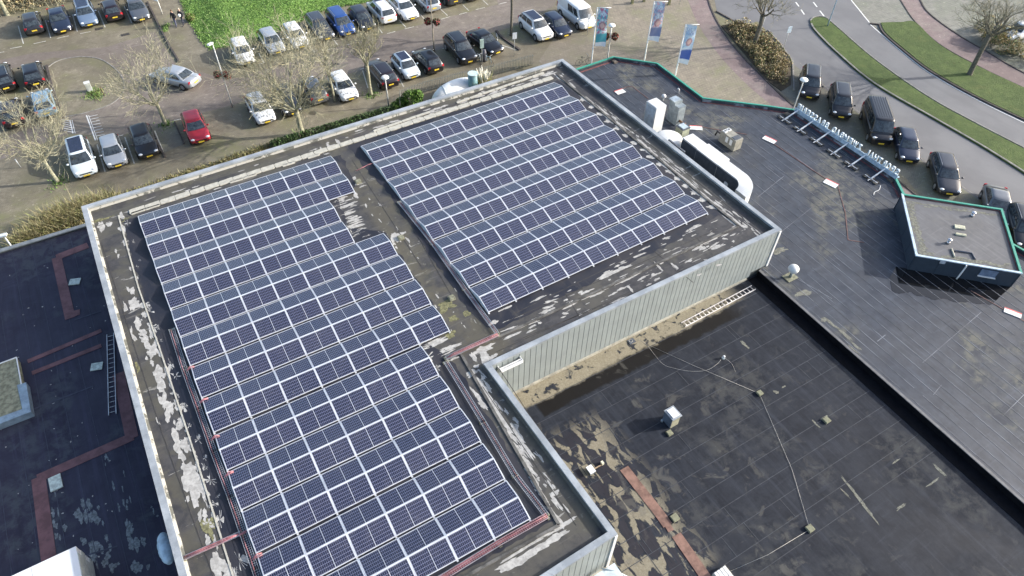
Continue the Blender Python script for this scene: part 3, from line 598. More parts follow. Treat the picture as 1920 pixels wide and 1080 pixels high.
def solar_row(o, th, v0, npan, depth, label, grp, hp=.247, endl=False, pu=1.72):
    eu = Vector((math.cos(th), math.sin(th), 0)); ev = Vector((math.sin(th), -math.cos(th), 0))
    base = Vector((o[0], o[1], ZB-.10))+ev*v0
    e = empty('solar_panel_row', base, label, 'solar panels', grp, th)
    zup = .10; half = depth/2; sl = math.atan2(hp, half-.01)
    for side in (0, 1):
        for j in range(npan):
            cx = pu*(j+.5); cy = -(half*.5 if side == 0 else half*1.5); zc = zup+hp/2
            rot = (sl if side else -sl)
            # side 0 rises away from the far edge (far edge is low), side 1 falls towards the viewer
            p = inst('solar_panel', ME_glass, e, (cx, cy, zc), (rot+random.gauss(0, .004), 0, random.gauss(0, .003))); inst('frame', ME_frame, p)
    L = npan*pu
    b = MB(); b.bx(L/2, -half, zup+hp+.012, L, .05, .02); b.build('ridge_cap', M_frame, e, (0, 0, 0))
    for j in range(npan+1):                                # support rails under each joint
        b = MB(); x = min(max(j*pu, .03), L-.03)
        b.bar((x, -.02, zup), (x, -half, zup+hp), .05, .03); b.bar((x, -half, zup+hp), (x, -depth+.02, zup), .05, .03); b.bx(x, -half, .03, .08, depth+.1, .05)
        b.bar((x, -half, .05), (x, -half, zup+hp), .04)
        b.build('support_rail', M_frame, e, (0, 0, 0))
    for x in (0, L) :                                      # triangular wind plates closing both ends
        b = MB(); b.add([(x-.006, 0, .02), (x-.006, -depth, .02), (x-.006, -depth, zup), (x-.006, -half, zup+hp), (x-.006, 0, zup), (x+.006, 0, .02), (x+.006, -depth, .02), (x+.006, -depth, zup), (x+.006, -half, zup+hp), (x+.006, 0, zup)],
                  [(0, 1, 2, 3, 4), (9, 8, 7, 6, 5), (0, 5, 6, 1), (1, 6, 7, 2), (2, 7, 8, 3), (3, 8, 9, 4), (4, 9, 5, 0)]); b.build('end_plate', M_defl, e, (0, 0, 0))
    b = MB()
    for j in range(npan*2): b.bx(pu*(j+.5)/2, -half*(.6 if j % 2 else 1.4), .06, .4, .2, .1)
    b.build('ballast_block', _mc['mossy_concrete'], e, (0, 0, 0))['kind'] = 'stuff'; return e
OL, TL_ = (-22.346, 31.0347), .5459; OR_, TR_ = (-10.2903, 38.4202), .5682
vl = [0, 2.12, 4.2, 6.32, 8.46, 10.56, 12.72, 14.88, 17.07, 19.2, 21.33, 23.5, 25.62]; npn = [7, 7, 6, 6, 7, 7, 7, 7, 6, 6, 6, 6, 6]
ordn = ['first', 'second', 'third', 'fourth', 'fifth', 'sixth', 'seventh', 'eighth', 'ninth', 'tenth', 'eleventh', 'twelfth', 'thirteenth']
for i, (v_, n_) in enumerate(zip(vl, npn)):
    lab = f'{ordn[i]} double row of dark blue solar panels from the top in the left field' if i < 12 else 'nearest double row of blue solar panels in the left field, at the bottom edge'
    if i == 8: lab = 'left field solar panel row just below the walking gap, ninth from the top'
    solar_row((OL[0]+.01*i*math.cos(TL_), OL[1]+.01*i*math.sin(TL_)), TL_, v_, n_, 2.03, lab, 'solar panel rows on the hall roof', pu=1.72+.0009*i*1.6)
for i, v_ in enumerate([.03, 2.11, 4.24, 6.31, 8.4, 10.55, 12.68, 14.83]):
    solar_row(OR_, TR_, v_, 9, 2.02, f'{ordn[i]} of the eight double solar panel rows in the right field, counted from the top' if i < 7 else 'lowest double solar panel row of the right field, facing the cladding edge', 'solar panel rows on the hall roof')
# ------------------------------------------------ cable trays with red cables
M_wire = P('galvanised_wire', (.48, .5, .53), .45, .6, var=.1); M_redc = P('red_cable', (.38, .15, .165), .5, var=.3)
def tray(pts, label, wd=.22, cable=True, dens=1., redw=.0, ncab=2):
    q = [G(x, y, ZR+.12) for x, y in pts]; b = MB(); e = empty('cable_tray', (q[0].x, q[0].y, ZR), label, 'cable tray')
    for i in range(len(q)-1):
        a, c = q[i], q[i+1]; d = (c-a).normalized(); s_ = Vector((-d.y, d.x, 0)); L = (c-a).length
        for k, (o_, z_) in enumerate([(-.5, .06), (-.5, 0), (-.17, 0), (.17, 0), (.5, 0), (.5, .06)]): b.bar(a+s_*o_*wd+Vector((0, 0, z_)), c+s_*o_*wd+Vector((0, 0, z_)), .011)
        m_ = int(L/.1*dens)
        for k in range(m_+1):
            p = a+d*L*k/m_; b.bar(p-s_*.5*wd+Vector((0, 0, -.004)), p+s_*.5*wd+Vector((0, 0, -.004)), .010)
    b.build('wire_mesh', M_wire, e)
    b = MB()
    for i in range(len(q)-1):
        a, c = q[i], q[i+1]; d = (c-a).normalized(); s_ = Vector((-d.y, d.x, 0)); L = (c-a).length; m_ = max(1, int(L/2.5))
        for k in range(m_+1): p = a+d*L*k/m_-Vector((0, 0, .07)); b.box(p, d, s_, (0, 0, 1), .12, wd*1.3, .1)
    b.build('tray_foot', _mc['mossy_concrete'], e)['kind'] = 'stuff'
    for c_ in range(ncab if cable else 0):
        b = MB(); pts_ = []
        off = random.uniform(-.3, .3)*wd if not redw else lerp(-.42, .42, c_/max(1, ncab-1))*wd
        for i in range(len(q)-1):
            a, c = q[i], q[i+1]; d = (c-a).normalized(); s_ = Vector((-d.y, d.x, 0)); m_ = max(2, int((c-a).length/.5))
            for k in range(m_): pts_.append(a.lerp(c, k/m_)+s_*(off+random.uniform(-.015, .015))+Vector((0, 0, .018)))
        b.tube(pts_+[q[-1]], redw or .011, 5); b.build('cable', M_redc if redw or c_ % 2 == 0 else P('black_cable', (.03, .03, .035), .5), e)
    return e
tray([(322, 617), (345, 690), (372, 765), (400, 845), (432, 930), (478, 1065), (490, 1100)], 'long wire mesh cable tray along the left edge of the left panel field', .26)
tray([(345, 1047), (452, 1000)], 'short cable tray with red cables running from the left parapet to the panels', .16, redw=.016, ncab=4)
tray([(1026, 967), (936, 1018), (835, 1080), (800, 1100)], 'wire tray full of red cables below the nearest right end of the left field', .24, redw=.011, ncab=5)
tray([(836, 678), (905, 790), (965, 890), (1024, 966)], 'straight wire cable tray beside the lower right edge of the left field', .24)
tray([(934, 627), (836, 672)], 'red cabled tray crossing the aisle between the two panel fields', .2, redw=.011, ncab=5)
tray([(748, 378), (810, 455), (870, 540), (932, 625)], 'wire cable tray along the left ends of the right field rows', .2, ncab=1)
for (x, y) in [(353, 692), (378, 752), (399, 822), (425, 890), (452, 1000), (478, 1045)]:
    q = G(x, y, ZR+.17); b = MB()
    for k in range(4): b.tube([q-U*.1+V*.03*k, q+U*.12+V*random.uniform(-.1, .1)+Vector((0, 0, .05)), q+U*.3+V*random.uniform(-.05, .1)], .014, 5)
    tag(b.build('cable_bundle', M_redc), f'red cable tail leaving the left tray at its {["highest", "second", "third", "fourth", "fifth", "lowest"][[353, 378, 399, 425, 452, 478].index(x)]} row connection', 'cable', 'red cable tails at the left tray')
b = MB(); q = [G(x, y, ZR+.02) for x, y in [(667, 320), (676, 316), (690, 309), (699, 306)]]; b.tube(q, .02, 5); tag(b.build('cable', M_redc), 'thin red cable on the roof between the fields near the top', 'cable')
# ================================================================== LOW ROOFS
def g2(x, y, z): p = G(x, y, z); return (p.x, p.y)
st0 = G(1424, 507, ZBR); st1 = G(2130, 1126, ZBR)       # the step between brasserie roof and hall annex roof
# lower roof south east of the hall
low = empty('pool_building', (pS.x+1, pS.y, 0), 'low dark roofed pool building in the lower right, with puddles and a ladder', 'building')
hp = [fo[i] for i in range(n) if (foot[i]-pR).length < .01][0]
sdir_ = (st1-st0).normalized()
poly = [fp(pR)+Vector((-.05, .05, 0)), fp(pR)+eSE*18.9, st0+sdir_*.0+Vector((.25, .2, 0)), st1+Vector((.25, .2, 0)), G(2130, 1500, ZH), G(700, 1500, ZH), fp(pSW), fp(pS)]
b = MB(); b.sheet([(p.x, p.y) for p in poly], ZH); b.build('roof', M_hall, low)
b = MB(); b.sheet([(p.x, p.y) for p in offset(ccw([Vector((p.x, p.y, 0)) for p in [poly[0], poly[1], poly[2], poly[3], poly[4], poly[5], poly[6], poly[7]]]), .02)], .02); 
b = MB(); b.bar(poly[4]-Vector((0, 0, ZH/2)), poly[5]-Vector((0, 0, ZH/2)), .2, ZH-.02); b.bar(G(2130, 1156, ZH)+Vector((.1, 0, -ZH/2)), poly[4]+Vector((.1, 0, -ZH/2)), .2, ZH-.02); b.build('wall', M_core, low)
b = MB()
for k in range(13):                                      # welded laps about a metre apart
    d0 = fp(pR)+nSE*(1.2+k*1.05); d0 = Vector((d0.x, d0.y, ZH)); s0 = 0 if k < 8 else 0; e1 = 20
    # end of each lap at the step line
    e_ = isect(d0, eSE, Vector((st0.x, st0.y, ZH)), sdir_); b.bar(d0+eSE*(.2+random.random()*.5)+Vector((0, 0, .004+.0004*k)), Vector((e_.x, e_.y, ZH))-eSE*.9+Vector((0, 0, .004+.0004*k)), .03, .007)
for k in range(26):
    s_ = random.uniform(1, 19); d0 = fp(pR)+eSE*s_+nSE*(1.2+1.05*random.randrange(11)); d0 = Vector((d0.x, d0.y, ZH+.0045))
    b.bar(d0, d0+nSE*1.05, .03, .0075)
b.build('felt_lap', P('felt_lap_blue', (.036, .041, .052), .7, var=.3), low)['kind'] = 'stuff'
b = MB(); a_ = G(1420, 560, ZH); c_ = G(1880, 1040, ZH)
M_terra = P('terracotta_walkway', (.20, .115, .088), .85, var=.3, scl=2.5)
_sz = [0]
def strip(pts, wd, z, name, m, parent=None, lab=None):
    _sz[0] += 1; z = z+.0011*(_sz[0] % 7)
    b = MB(); q = [G(x, y, z) for x, y in pts]
    for i in range(len(q)-1): b.bar(q[i]+Vector((0, 0, .012)), q[i+1]+Vector((0, 0, .012+.001*i)), wd, .02)
    o = b.build(name, m, parent); return o
strip([(1170, 878), (1240, 968), (1252, 985)], .50, ZH, 'walkway_strip', M_terra, low); strip([(1252, 985), (1258, 996)], .3, ZH, 'walkway_strip', M_terra, low)
strip([(1268, 1003), (1325, 1085)], .50, ZH, 'walkway_strip', M_terra, low)
# brasserie roof
bras = empty('brasserie_building', (st0.x+4, st0.y+3, 0), 'grey felt roofed brasserie wing with green edged parapet and rooftop letters', 'building')
ge = [(1082, 130), (1150, 107), (1232, 119), (1318, 184), (1440, 199), (1489, 206), (1678, 333), (1694, 365)]
ge_ = [G(x, y, 4.15) for x, y in ge]; ge2 = [G(x, y, 4.15) for x, y in [(1893, 455), (1935, 478), (2200, 620)]]
hin = G(1060, 160, 6.2)
poly = [pE+Vector((-.3, .1, 0)), pNE+Vector((-.3, -.5, 0)), Vector((ge_[0].x-1.5, ge_[0].y-1.2, 0))]+ge_+ge2+[st1, st0]
b = MB(); b.sheet([(p.x, p.y) for p in poly], ZBR); b.build('roof', M_bras, bras)
b = MB(); b.bar(st0+Vector((0, 0, -.28)), st1+Vector((0, 0, -.28)), .06, .54); b.build('step_face', P('shade_black_step', (.008, .008, .010), .9, spec=.08), bras)  # shade on the step face is painted in as black
b = MB(); _n = Vector((-sdir_.y, sdir_.x, 0)); _n = _n if _n.x < 0 else -_n; b.bar(st0+_n*.42+Vector((0, 0, ZH-ZBR+.012)), st1+_n*.42+Vector((0, 0, ZH-ZBR+.012)), .76, .02); b.build('step_shadow_strip', _mc['shade_black_step'], low)  # black strip stands in for the shadow cast below the step
b = MB(); b.bar(st0+Vector((0, 0, .01)), st1+Vector((0, 0, .01)), .16, .05); b.build('roof_edge', P('roof_edge', (.13, .13, .135), .7, var=.2), bras)
M_green = P('green_trim', (.05, .29, .21), .4, var=.08); M_greend = P('dark_red_liner', (.16, .06, .06), .8, var=.3)
def edge_run(q, parent, z=4.15, wd=.12):
    for i in range(len(q)-1):
        a, c = q[i], q[i+1]; d = (c-a).normalized(); nn = Vector((-d.y, d.x, 0))
        b = MB(); b.bar(a-d*.05+Vector((0, 0, .0004*i)), c+d*.05+Vector((0, 0, .0004*i)), wd, .07); b.bar(a+nn*.11-d*.02+Vector((0, 0, -.03)), c+nn*.11+d*.02+Vector((0, 0, -.03)), .05, .07); b.build('green_coping', M_green, parent)
        b = MB(); b.bar(a-nn*.10+Vector((0, 0, -.16)), c-nn*.10+Vector((0, 0, -.16)), .04, .2); b.build('upstand', M_ups_shade if i % 2 else M_bras, parent)
        b = MB(); b.bar(a-nn*.2+Vector((0, 0, -.243)), c-nn*.2+Vector((0, 0, -.243)), .16, .01); b.build('edge_liner', M_greend, parent)
        b = MB(); b.bar(a+nn*.05+Vector((0, 0, -.04-z/2)), c+nn*.05+Vector((0, 0, -.04-z/2)), .08, z-.1); b.build('wall', P('grey_green_wall', (.3, .33, .31), .7), parent)
edge_run(ge_, bras); edge_run(ge2, bras)
b = MB()
dirS = (ge_[6]-ge_[5]).normalized()                      # felt laps run along the letter edge and the step
_bp = [(p.x, p.y) for p in poly]
def _in(x, y):
    c = False
    for i in range(len(_bp)):
        a, d_ = _bp[i], _bp[i-1]
        if (a[1] > y) != (d_[1] > y) and x < (d_[0]-a[0])*(y-a[1])/(d_[1]-a[1])+a[0]: c = not c
    return c
nn_ = Vector((-dirS.y, dirS.x, 0)); nn_ = nn_ if nn_.x > 0 else -nn_
rl_ = random.Random(3)
for k in range(42):
    run = None
    for j in range(-130, 300):
        q = st0+nn_*(.3+k*.68)+dirS*(j*.25); ok = _in(q.x, q.y) and rl_.random() > .012
        if ok and run is None: run = q.copy()
        if (not ok or j == 299) and run is not None:
            L_ = (q-run).length
            if L_ > .8: b.bar(Vector((run.x, run.y, ZBR+.004+.0003*k)), Vector((q.x, q.y, ZBR+.004+.0003*k))-dirS*.3, .026, .009)
            run = None
for k in range(150):
    q = st0+nn_*rl_.uniform(.3, 27)+dirS*rl_.uniform(-30, 70); e_ = q+dirS*rl_.uniform(.5, 2.5)
    if _in(q.x, q.y) and _in(e_.x, e_.y): b.bar(Vector((q.x, q.y, ZBR+.003)), Vector((e_.x, e_.y, ZBR+.003)), .018, .006)
for x0, y0, x1, y1 in [(1560, 560, 1490, 520), (1730, 680, 1840, 585), (1645, 640, 1660, 628), (1540, 375, 1420, 470), (1470, 330, 1420, 370), (1880, 780, 1920, 740), (1750, 740, 1765, 722)]: b.bar(G(x0, y0, ZBR+.009), G(x1, y1, ZBR+.009), .03, .008)
b.build('felt_lap', P('felt_lap_grey', (.15, .16, .18), .6, var=.6, scl=.5), bras)['kind'] = 'stuff'
M_redl = P('faded_red_line', (.15, .085, .075), .8, var=.3)
for pts in ([(1160, 170), (1175, 163), (1185, 162), (1215, 185)], [(1315, 238), (1350, 244), (1400, 252)], [(1445, 266), (1555, 340)], [(1570, 345), (1585, 400), (1590, 450), (1620, 455)], [(1260, 330), (1262, 332)], [(1820, 545), (1925, 605)]):
    strip(pts, .055, ZBR, 'red_guide_line', M_redl, bras)
def notice(x, y, ang, L, W, lab, z=ZBR, red=True):
    L *= 1.3; W *= 1.35; c = G(x, y, z); a = R(ang); xx = Vector((math.cos(a), math.sin(a), 0)); yy = Vector((-xx.y, xx.x, 0))
    e = empty('roof_notice', c, lab, 'sign'); b = MB(); b.box(c+Vector((0, 0, .035)), xx, yy, (0, 0, 1), L, W, .03); b.build('plate', M_white2, e)
    if red:
        b = MB(); b.box(c+yy*(W/2+.06)+Vector((0, 0, .03)), xx, yy, (0, 0, 1), L, .1, .03); b.build('border', P('red_border', (.55, .10, .09), .6), e)
        b = MB()
        for k in range(3): b.box(c+yy*(W*.25*(1-k))+Vector((0, 0, .0515)), xx, yy, (0, 0, 1), L*.7, .012, .002)
        b.build('text_line', P('pale_ink', (.45, .45, .47), .7), e) if red == 2 else None
notice(1163, 173, 31, .62, .34, 'white notice plate with red edge near the top end of the brasserie roof')
notice(1305, 241, -4, .72, .32, 'white notice plate with red edge beside the small roof skylight'); notice(1442, 263, -42, .75, .32, 'white red edged notice plate below the upper end of the letter row')
notice(1557, 345, -42, .72, .36, 'white red edged notice plate where the red guide line bends'); notice(1898, 588, -32, .72, .26, 'printed white notice plate near the right edge below the annex', red=2)
# ------------------------------------------------ letters on the parapet
M_let = P('letter_back', (.44, .52, .58), .45, var=.06); M_ral = P('sign_rail', (.42, .55, .66), .4, .1)
sg = empty('rooftop_sign', ge_[5], 'white rooftop lettering SPORTHAL ZWEMBAD BRASSERIE seen from behind', 'sign')
A_ = ge_[6]+Vector((0, 0, .12)); B_ = ge_[5]+Vector((0, 0, .12)); dd = (B_-A_).normalized(); A_ = A_-dd*.1; LL = (B_-A_).length-.1
out_n = Vector((-dirS.y, dirS.x, 0)); out_n = out_n if out_n.dot(A_-st0) > 0 else -out_n
A_ = A_+out_n*.08; B_ = B_+out_n*.08
for z_ in (.02, .14): pass
b = MB(); b.bar(A_-dd*.1, A_+dd*LL, .16, .05); b.bar(A_-dd*.1+Vector((0, 0, .05))-out_n*.20, A_+dd*LL+Vector((0, 0, .05))-out_n*.20, .04, .34); b.build('rail', M_ral, sg)
txt = 'SPORTHAL_ZWEMBAD_BRASSERIE'; wdt = {'M': 1.25, 'W': 1.35, 'I': .5, '_': .9}; tot = sum(wdt.get(c, 1.) for c in txt); uu = LL/tot; cur = 0
lh_ = .48; zv = Vector((0, 0, 1))
def glyph(ch):
    cu = bpy.data.curves.new('letter', 'FONT'); cu.body = ch; cu.size = 1; cu.extrude = .06; cu.offset = .022
    o = bpy.data.objects.new('letter', cu); col.objects.link(o); dg = bpy.context.evaluated_depsgraph_get(); me = bpy.data.meshes.new_from_object(o.evaluated_get(dg)); bpy.data.objects.remove(o)
    return me
gl = {}
for ch in txt:
    w_ = wdt.get(ch, 1.)*uu; c0 = A_+dd*(cur+w_*.12); cur += w_
    if ch == '_':
        b = MB(); b.bar(c0+zv*.06, c0+dd*w_*.8+zv*.06, .05, .05); b.build('spacer_bar', M_let, sg); continue
    if ch not in gl:
        me = glyph(ch); xs = [v.co.x for v in me.vertices]; ys = [v.co.y for v in me.vertices]; x0, x1, y0, y1 = min(xs), max(xs), min(ys), max(ys)
        for v in me.vertices: v.co.x = (v.co.x-x0)/(x1-x0); v.co.y = (v.co.y-y0)/(y1-y0)
        me.materials.append(M_let); gl[ch] = me
    o = bpy.data.objects.new('letter_'+ch.lower(), gl[ch]); col.objects.link(o); o.parent = sg
    sx = w_*.78; mtx = Matrix.Identity(4)
    for i in range(3): mtx[i][0] = dd[i]*sx; mtx[i][1] = zv[i]*lh_; mtx[i][2] = out_n[i]
    o.matrix_local = Matrix.Translation(c0+zv*.05-Vector(sg['_w']))@mtx
for k, t in enumerate([.035, .20, .37, .545, .715, .90]):
    top = A_+dd*LL*(1-t)*1.0+zv*.16-out_n*.1; foot_ = top-out_n*1.35; foot_.z = ZBR+.14
    b = MB(); b.bar(top, foot_, .09, .06); b.build('support_arm', M_white2, sg)
    b = MB(); b.box(foot_+Vector((0, 0, -.05)), dd, out_n, zv, 1.1, .05, .05); b.box(foot_+Vector((0, 0, -.05)), dd, out_n, zv, .05, .7, .05); b.build('foot_frame', M_frame, sg)
    for q_ in (-.42, 0, .42):
        b = MB(); b.box(foot_+dd*q_+Vector((0, 0, -.085)), dd, out_n, zv, .3, .42, .1); b.build('ballast_pad', P('dark_ballast', (.06, .06, .055), .9, var=.4, scl=6), sg)
b = MB(); q = catmull([(1651, 348), (1648, 356), (1640, 360), (1638, 366)], 4); b.tube([G(x, y, ZBR+.02) for x, y in q], .02, 5); tag(b.build('cable', M_white2), 'loose pale cable lying on the roof at the SPORTHAL end of the sign', 'cable')
for (x, y), lab in [((1476, 216), 'dark square drain box at the BRASSERIE end of the letter row'), ((1670, 339), 'brown square drain box at the SPORTHAL end of the letter row'), ((1152, 117), 'small open roof hatch in the top corner of the brasserie roof')]:
    q = G(x, y, ZBR); b = MB(); b.box(q+Vector((0, 0, .07)), dd, out_n, zv, .42, .36, .14); b.box(q+Vector((0, 0, .145)), dd, out_n, zv, .3, .25, .02); tag(b.build('roof_drain', P('drain_brown', (.12, .10, .08), .85, var=.4, scl=7)), lab, 'roof drain')
# ------------------------------------------------ rooftop plant behind the hall
dR = (pE-pNE).normalized(); dR = Vector((dR.x, dR.y, 0)); nR = Vector((-dR.y, dR.x, 0)); nR = nR if nR.x > 0 else -nR   # away from the hall
M_whp = P('white_plant', (.66, .67, .66), .45, var=.04); M_dkp = P('shade_dark_plant', (.085, .098, .12), .9); M_grp = P('grey_plant', (.25, .29, .31), .5, .2, var=.2)
def B6(mb, q, z0, z1): mb.prism([(p.x, p.y) for p in q], z0, z1)
zt = 6.35; c = G(1212, 190, zt); b = MB(); q = [c, c+dR*1.15, c+dR*1.15+nR*.95, c+nR*.95]; e = empty('ventilation_tower', (c.x, c.y, ZBR), 'tall white ventilation box behind the hall parapet', 'ventilation unit')
B6(b, q, ZBR, zt); b.build('casing', M_whp, e)
b = MB(); q2 = [c+dR*.1-nR*.012, c+dR*1.05-nR*.012, c+dR*1.05, c+dR*.1]; B6(b, q2, ZBR+.5, zt-.12); b.build('access_panel', P('pale_blue_panel', (.55, .62, .68), .5), e)
b = MB(); q2 = offset(ccw([Vector((p.x, p.y, 0)) for p in q]), .05); B6(b, q2, zt, zt+.03); b.build('lid', M_whp, e)
q = G(1243, 189, ZBR); b = MB(); b.cyl((q.x, q.y, ZBR), .06, .35, 8); b.ball((q.x, q.y, ZBR+.42), .19, .19, .17); tag(b.build('roof_vent', M_whp), 'small white ball shaped vent cap beside the tall white box', 'roof vent')
e = empty('duct_unit', G(1266, 228, ZBR), 'grey stepped duct unit standing right of the tall white box', 'ventilation unit'); c = G(1257, 186, 5.7)
b = MB(); B6(b, [c, c+dR*.55, c+dR*.55+nR*.75, c+nR*.75], ZBR+.02, 5.7); b.build('casing', M_grp, e)
c2 = c+dR*.56; b = MB(); B6(b, [c2, c2+dR*.5, c2+dR*.5+nR*.7, c2+nR*.7], ZBR+.02, 5.5); b.build('casing', M_grp, e)
b = MB(); B6(b, [c-dR*.08-nR*.08, c+dR*.5-nR*.08, c+dR*.5+nR*.6, c-dR*.08+nR*.6], 5.702, 5.78); b.build('hood', P('blue_grey_hood', (.38, .44, .48), .4, .3), e)
b = MB(); b.tube([c2+dR*.5+nR*.3+Vector((0, 0, -1.4)), c2+dR*.9+nR*.3+Vector((0, 0, -1.4)), c2+dR*1.0+nR*.5+Vector((0, 0, -1.5))], .09, 8); b.build('pipe', P('rusty_pipe', (.2, .1, .05), .8), e)
e = empty('roof_skylight', G(1282, 245, ZBR), 'small square skylight with grey glazing and pale green sides', 'skylight'); c = G(1268, 236, ZBR+.6); q = [c, c+dR*.75, c+dR*.75+nR*.7, c+nR*.7]
b = MB(); B6(b, q, ZBR, ZBR+.6); b.build('curb', P('pale_green_curb', (.33, .35, .26), .7), e); qi = offset(ccw([Vector((p.x, p.y, 0)) for p in q]), .09); b = MB(); B6(b, offset(ccw([Vector((p.x, p.y, 0)) for p in q]), -.03), ZBR+.601, ZBR+.66); b.build('frame', M_dkp, e); b = MB(); B6(b, qi, ZBR+.661, ZBR+.70); b.build('pane', P('skylight_pane', (.42, .50, .55), .12), e)
# white round tank
e = empty('round_tank', G(1255, 262, ZBR), 'white domed round tank partly hidden by the hall parapet', 'tank'); c = G(1255, 254, 5.6)
b = MB(); b.tube([(c.x, c.y, ZBR), (c.x, c.y, 5.3)], [1.0, 1.0], 24); b.build('barrel', M_whp, e); b = MB(); b.ball((c.x, c.y, 5.3), 1.02, 1.02, .32, 24, 5, z0=0); b.build('dome', M_whp, e)
b = MB(); q = G(1254, 262, 6.2); b.bar(q, G(1284, 285, 6.2), .12, .08); tag(b.build('roof_bar', M_dkp), 'dark bar lying along the hall parapet beside the white tank', 'bar')
# long white duct
e = empty('air_duct', G(1340, 330, ZBR), 'long white air duct bending back to the hall wall', 'duct'); zt = 6.0
c = G(1280, 258, zt); dk = [(0, 0), (0, 1)]
def dpt(a, w_): return c+dR*a+nR*w_
segs = [(0, 1.45, .0, .95), (1.455, 3.5, -.02, 1.12), (3.505, 5.3, .0, .92)]
for a0, a1, w0, w1 in segs:
    b = MB(); B6(b, [dpt(a0, w0), dpt(a1, w0), dpt(a1, w1), dpt(a0, w1)], ZBR+.35, zt-(.02 if a0 > 1 else 0)); b.build('duct_section', M_whp, e)
    b = MB(); B6(b, [dpt(a0+.02, w0-.012), dpt(a1+.0, w0-.012), dpt(a1, w0-.002), dpt(a0+.02, w0-.002)], ZBR+.36, zt-.12); b.build('shade_sheet', M_dkp, e)  # dark sheet paints shade onto the hall-facing side of the duct
# curved elbow
pts = [(5.31, .0, .95)]; b = MB(); N_ = 12; o = 0
pc = dpt(5.3, -.55); ring = []
for k in range(N_+1):
    t = math.pi/2*k/N_*1.0; dx = math.sin(t); dy = math.cos(t)
    for r_, z_ in ((.55, ZBR+.35), (.55, zt-.02), (1.47, zt-.02), (1.47, ZBR+.35)):
        p = pc+dR*dx*r_*1.0+nR*dy*r_; b.v.append((p.x, p.y, z_-(.25*k/N_ if z_ > 5 else 0)))
for k in range(N_):
    for j in range(4): b.face((k*4+j, k*4+(j+1) % 4, k*4+4+(j+1) % 4, k*4+4+j))
b.face((0, 1, 2, 3)); b.face((N_*4+3, N_*4+2, N_*4+1, N_*4)); b.build('elbow', M_whp, e)
b = MB(); 
for k in range(N_): 
    t0, t1 = math.pi/2*k/N_, math.pi/2*(k+1)/N_; p = [pc+dR*math.sin(t)*.535+nR*math.cos(t)*.535 for t in (t0, t1)]
    b.add([(p[0].x, p[0].y, ZBR+.36), (p[1].x, p[1].y, ZBR+.36), (p[1].x, p[1].y, zt-.1-.25*k/N_), (p[0].x, p[0].y, zt-.1-.25*k/N_)], [(0, 1, 2, 3)])
b.build('shade_sheet', M_dkp, e)  # same painted shade round the inside of the bend
for a in (.4, 2.4, 4.6): b = MB(); p = dpt(a, .5); b.box((p.x, p.y, ZBR+.175), dR, nR, zv, .12, 1.1, .35); b.build('stand', M_grp, e)
q = G(1372, 337, 5.2); e = empty('duct_cowl', (q.x, q.y, ZBR), 'small white cowl with a pale timber block inside the duct bend', 'roof vent'); b = MB(); b.tube([(q.x-.25, q.y-.2, ZBR), (q.x-.25, q.y-.2, 5.1)], [.3, .28], 12); b.ball((q.x-.25, q.y-.2, 5.1), .3, .3, .2, 12, 4, z0=0); b.build('cowl', M_whp, e); b = MB(); b.box((q.x+.35, q.y-.15, ZBR+.35), dR, nR, zv, .55, .35, .7); b.build('timber_block', P('pale_timber', (.35, .3, .17), .8), e)
# air handling unit on the right
e = empty('air_handling_unit', G(1372, 262, ZBR), 'grey air handling unit with two white flaps near the red guide line', 'ventilation unit'); c = G(1352, 245, ZBR+.95); q = [c, c+dR*1.55, c+dR*1.55+nR*.75, c+nR*.75]
b = MB(); B6(b, q, ZBR+.05, ZBR+.95); b.build('casing', P('khaki_unit', (.27, .26, .22), .7, var=.2), e)
b = MB(); c3 = c+dR*1.02+nR*.08; B6(b, [c3, c3+dR*.42, c3+dR*.42+nR*.6, c3+nR*.6], ZBR+.951, ZBR+.98); b.build('dark_hatch', M_dkp, e)
for k in (0, 1): b = MB(); c3 = c+dR*(.1)+nR*(.05+.36*k); B6(b, [c3, c3+dR*.28, c3+dR*.28+nR*.28, c3+nR*.28], ZBR+.951, ZBR+1.02); b.build('fan_guard', M_white2, e); b = MB(); p = c3+dR*.14+nR*.14; b.cyl((p.x, p.y, ZBR+1.021), .09, .015, 10); b.build('fan', M_dkp, e)
for k in (0, 1): b = MB(); c3 = c+dR*(.72+.42*k)-nR*.02; b.box((c3.x, c3.y, ZBR+.6), dR, nR, zv, .22, .03, .42); b.build('flap', M_white2, e)
b = MB(); q = c-dR*.1+nR*.2; b.tube([q+Vector((0, 0, -.4)), q-dR*.35+Vector((0, 0, -.35)), q-dR*.45+Vector((0, 0, -.8))], .07, 8); b.build('hose', P('black_cable', (.03, .03, .035)), e)
# white globe on its stand
q = G(1481, 520, ZBR); e = empty('globe_dome', q, 'white globe shaped antenna dome on a small foot by the hall corner', 'antenna'); b = MB(); b.ball((q.x, q.y, ZBR+.75), .33, .33, .28, 20, 12); b.build('dome', M_whp, e)
b = MB(); b.tube([(q.x, q.y, ZBR), (q.x, q.y, ZBR+.55)], [.1, .08], 8); b.build('stem', M_grp, e); b = MB(); b.box((q.x, q.y, ZBR+.03), U, V, zv, .8, .6, .05); b.build('foot_slab', _mc['mossy_concrete'], e)
q = G(1272, 175, ZBR); b = MB(); b.tube([(q.x, q.y, ZBR), (q.x, q.y, ZBR+.35), (q.x-.12, q.y, ZBR+.45)], [.05, .05, .07], 8); tag(b.build('vent_pipe', M_whp), 'small white vent pipe near the green parapet, above the grey duct unit', 'roof vent')
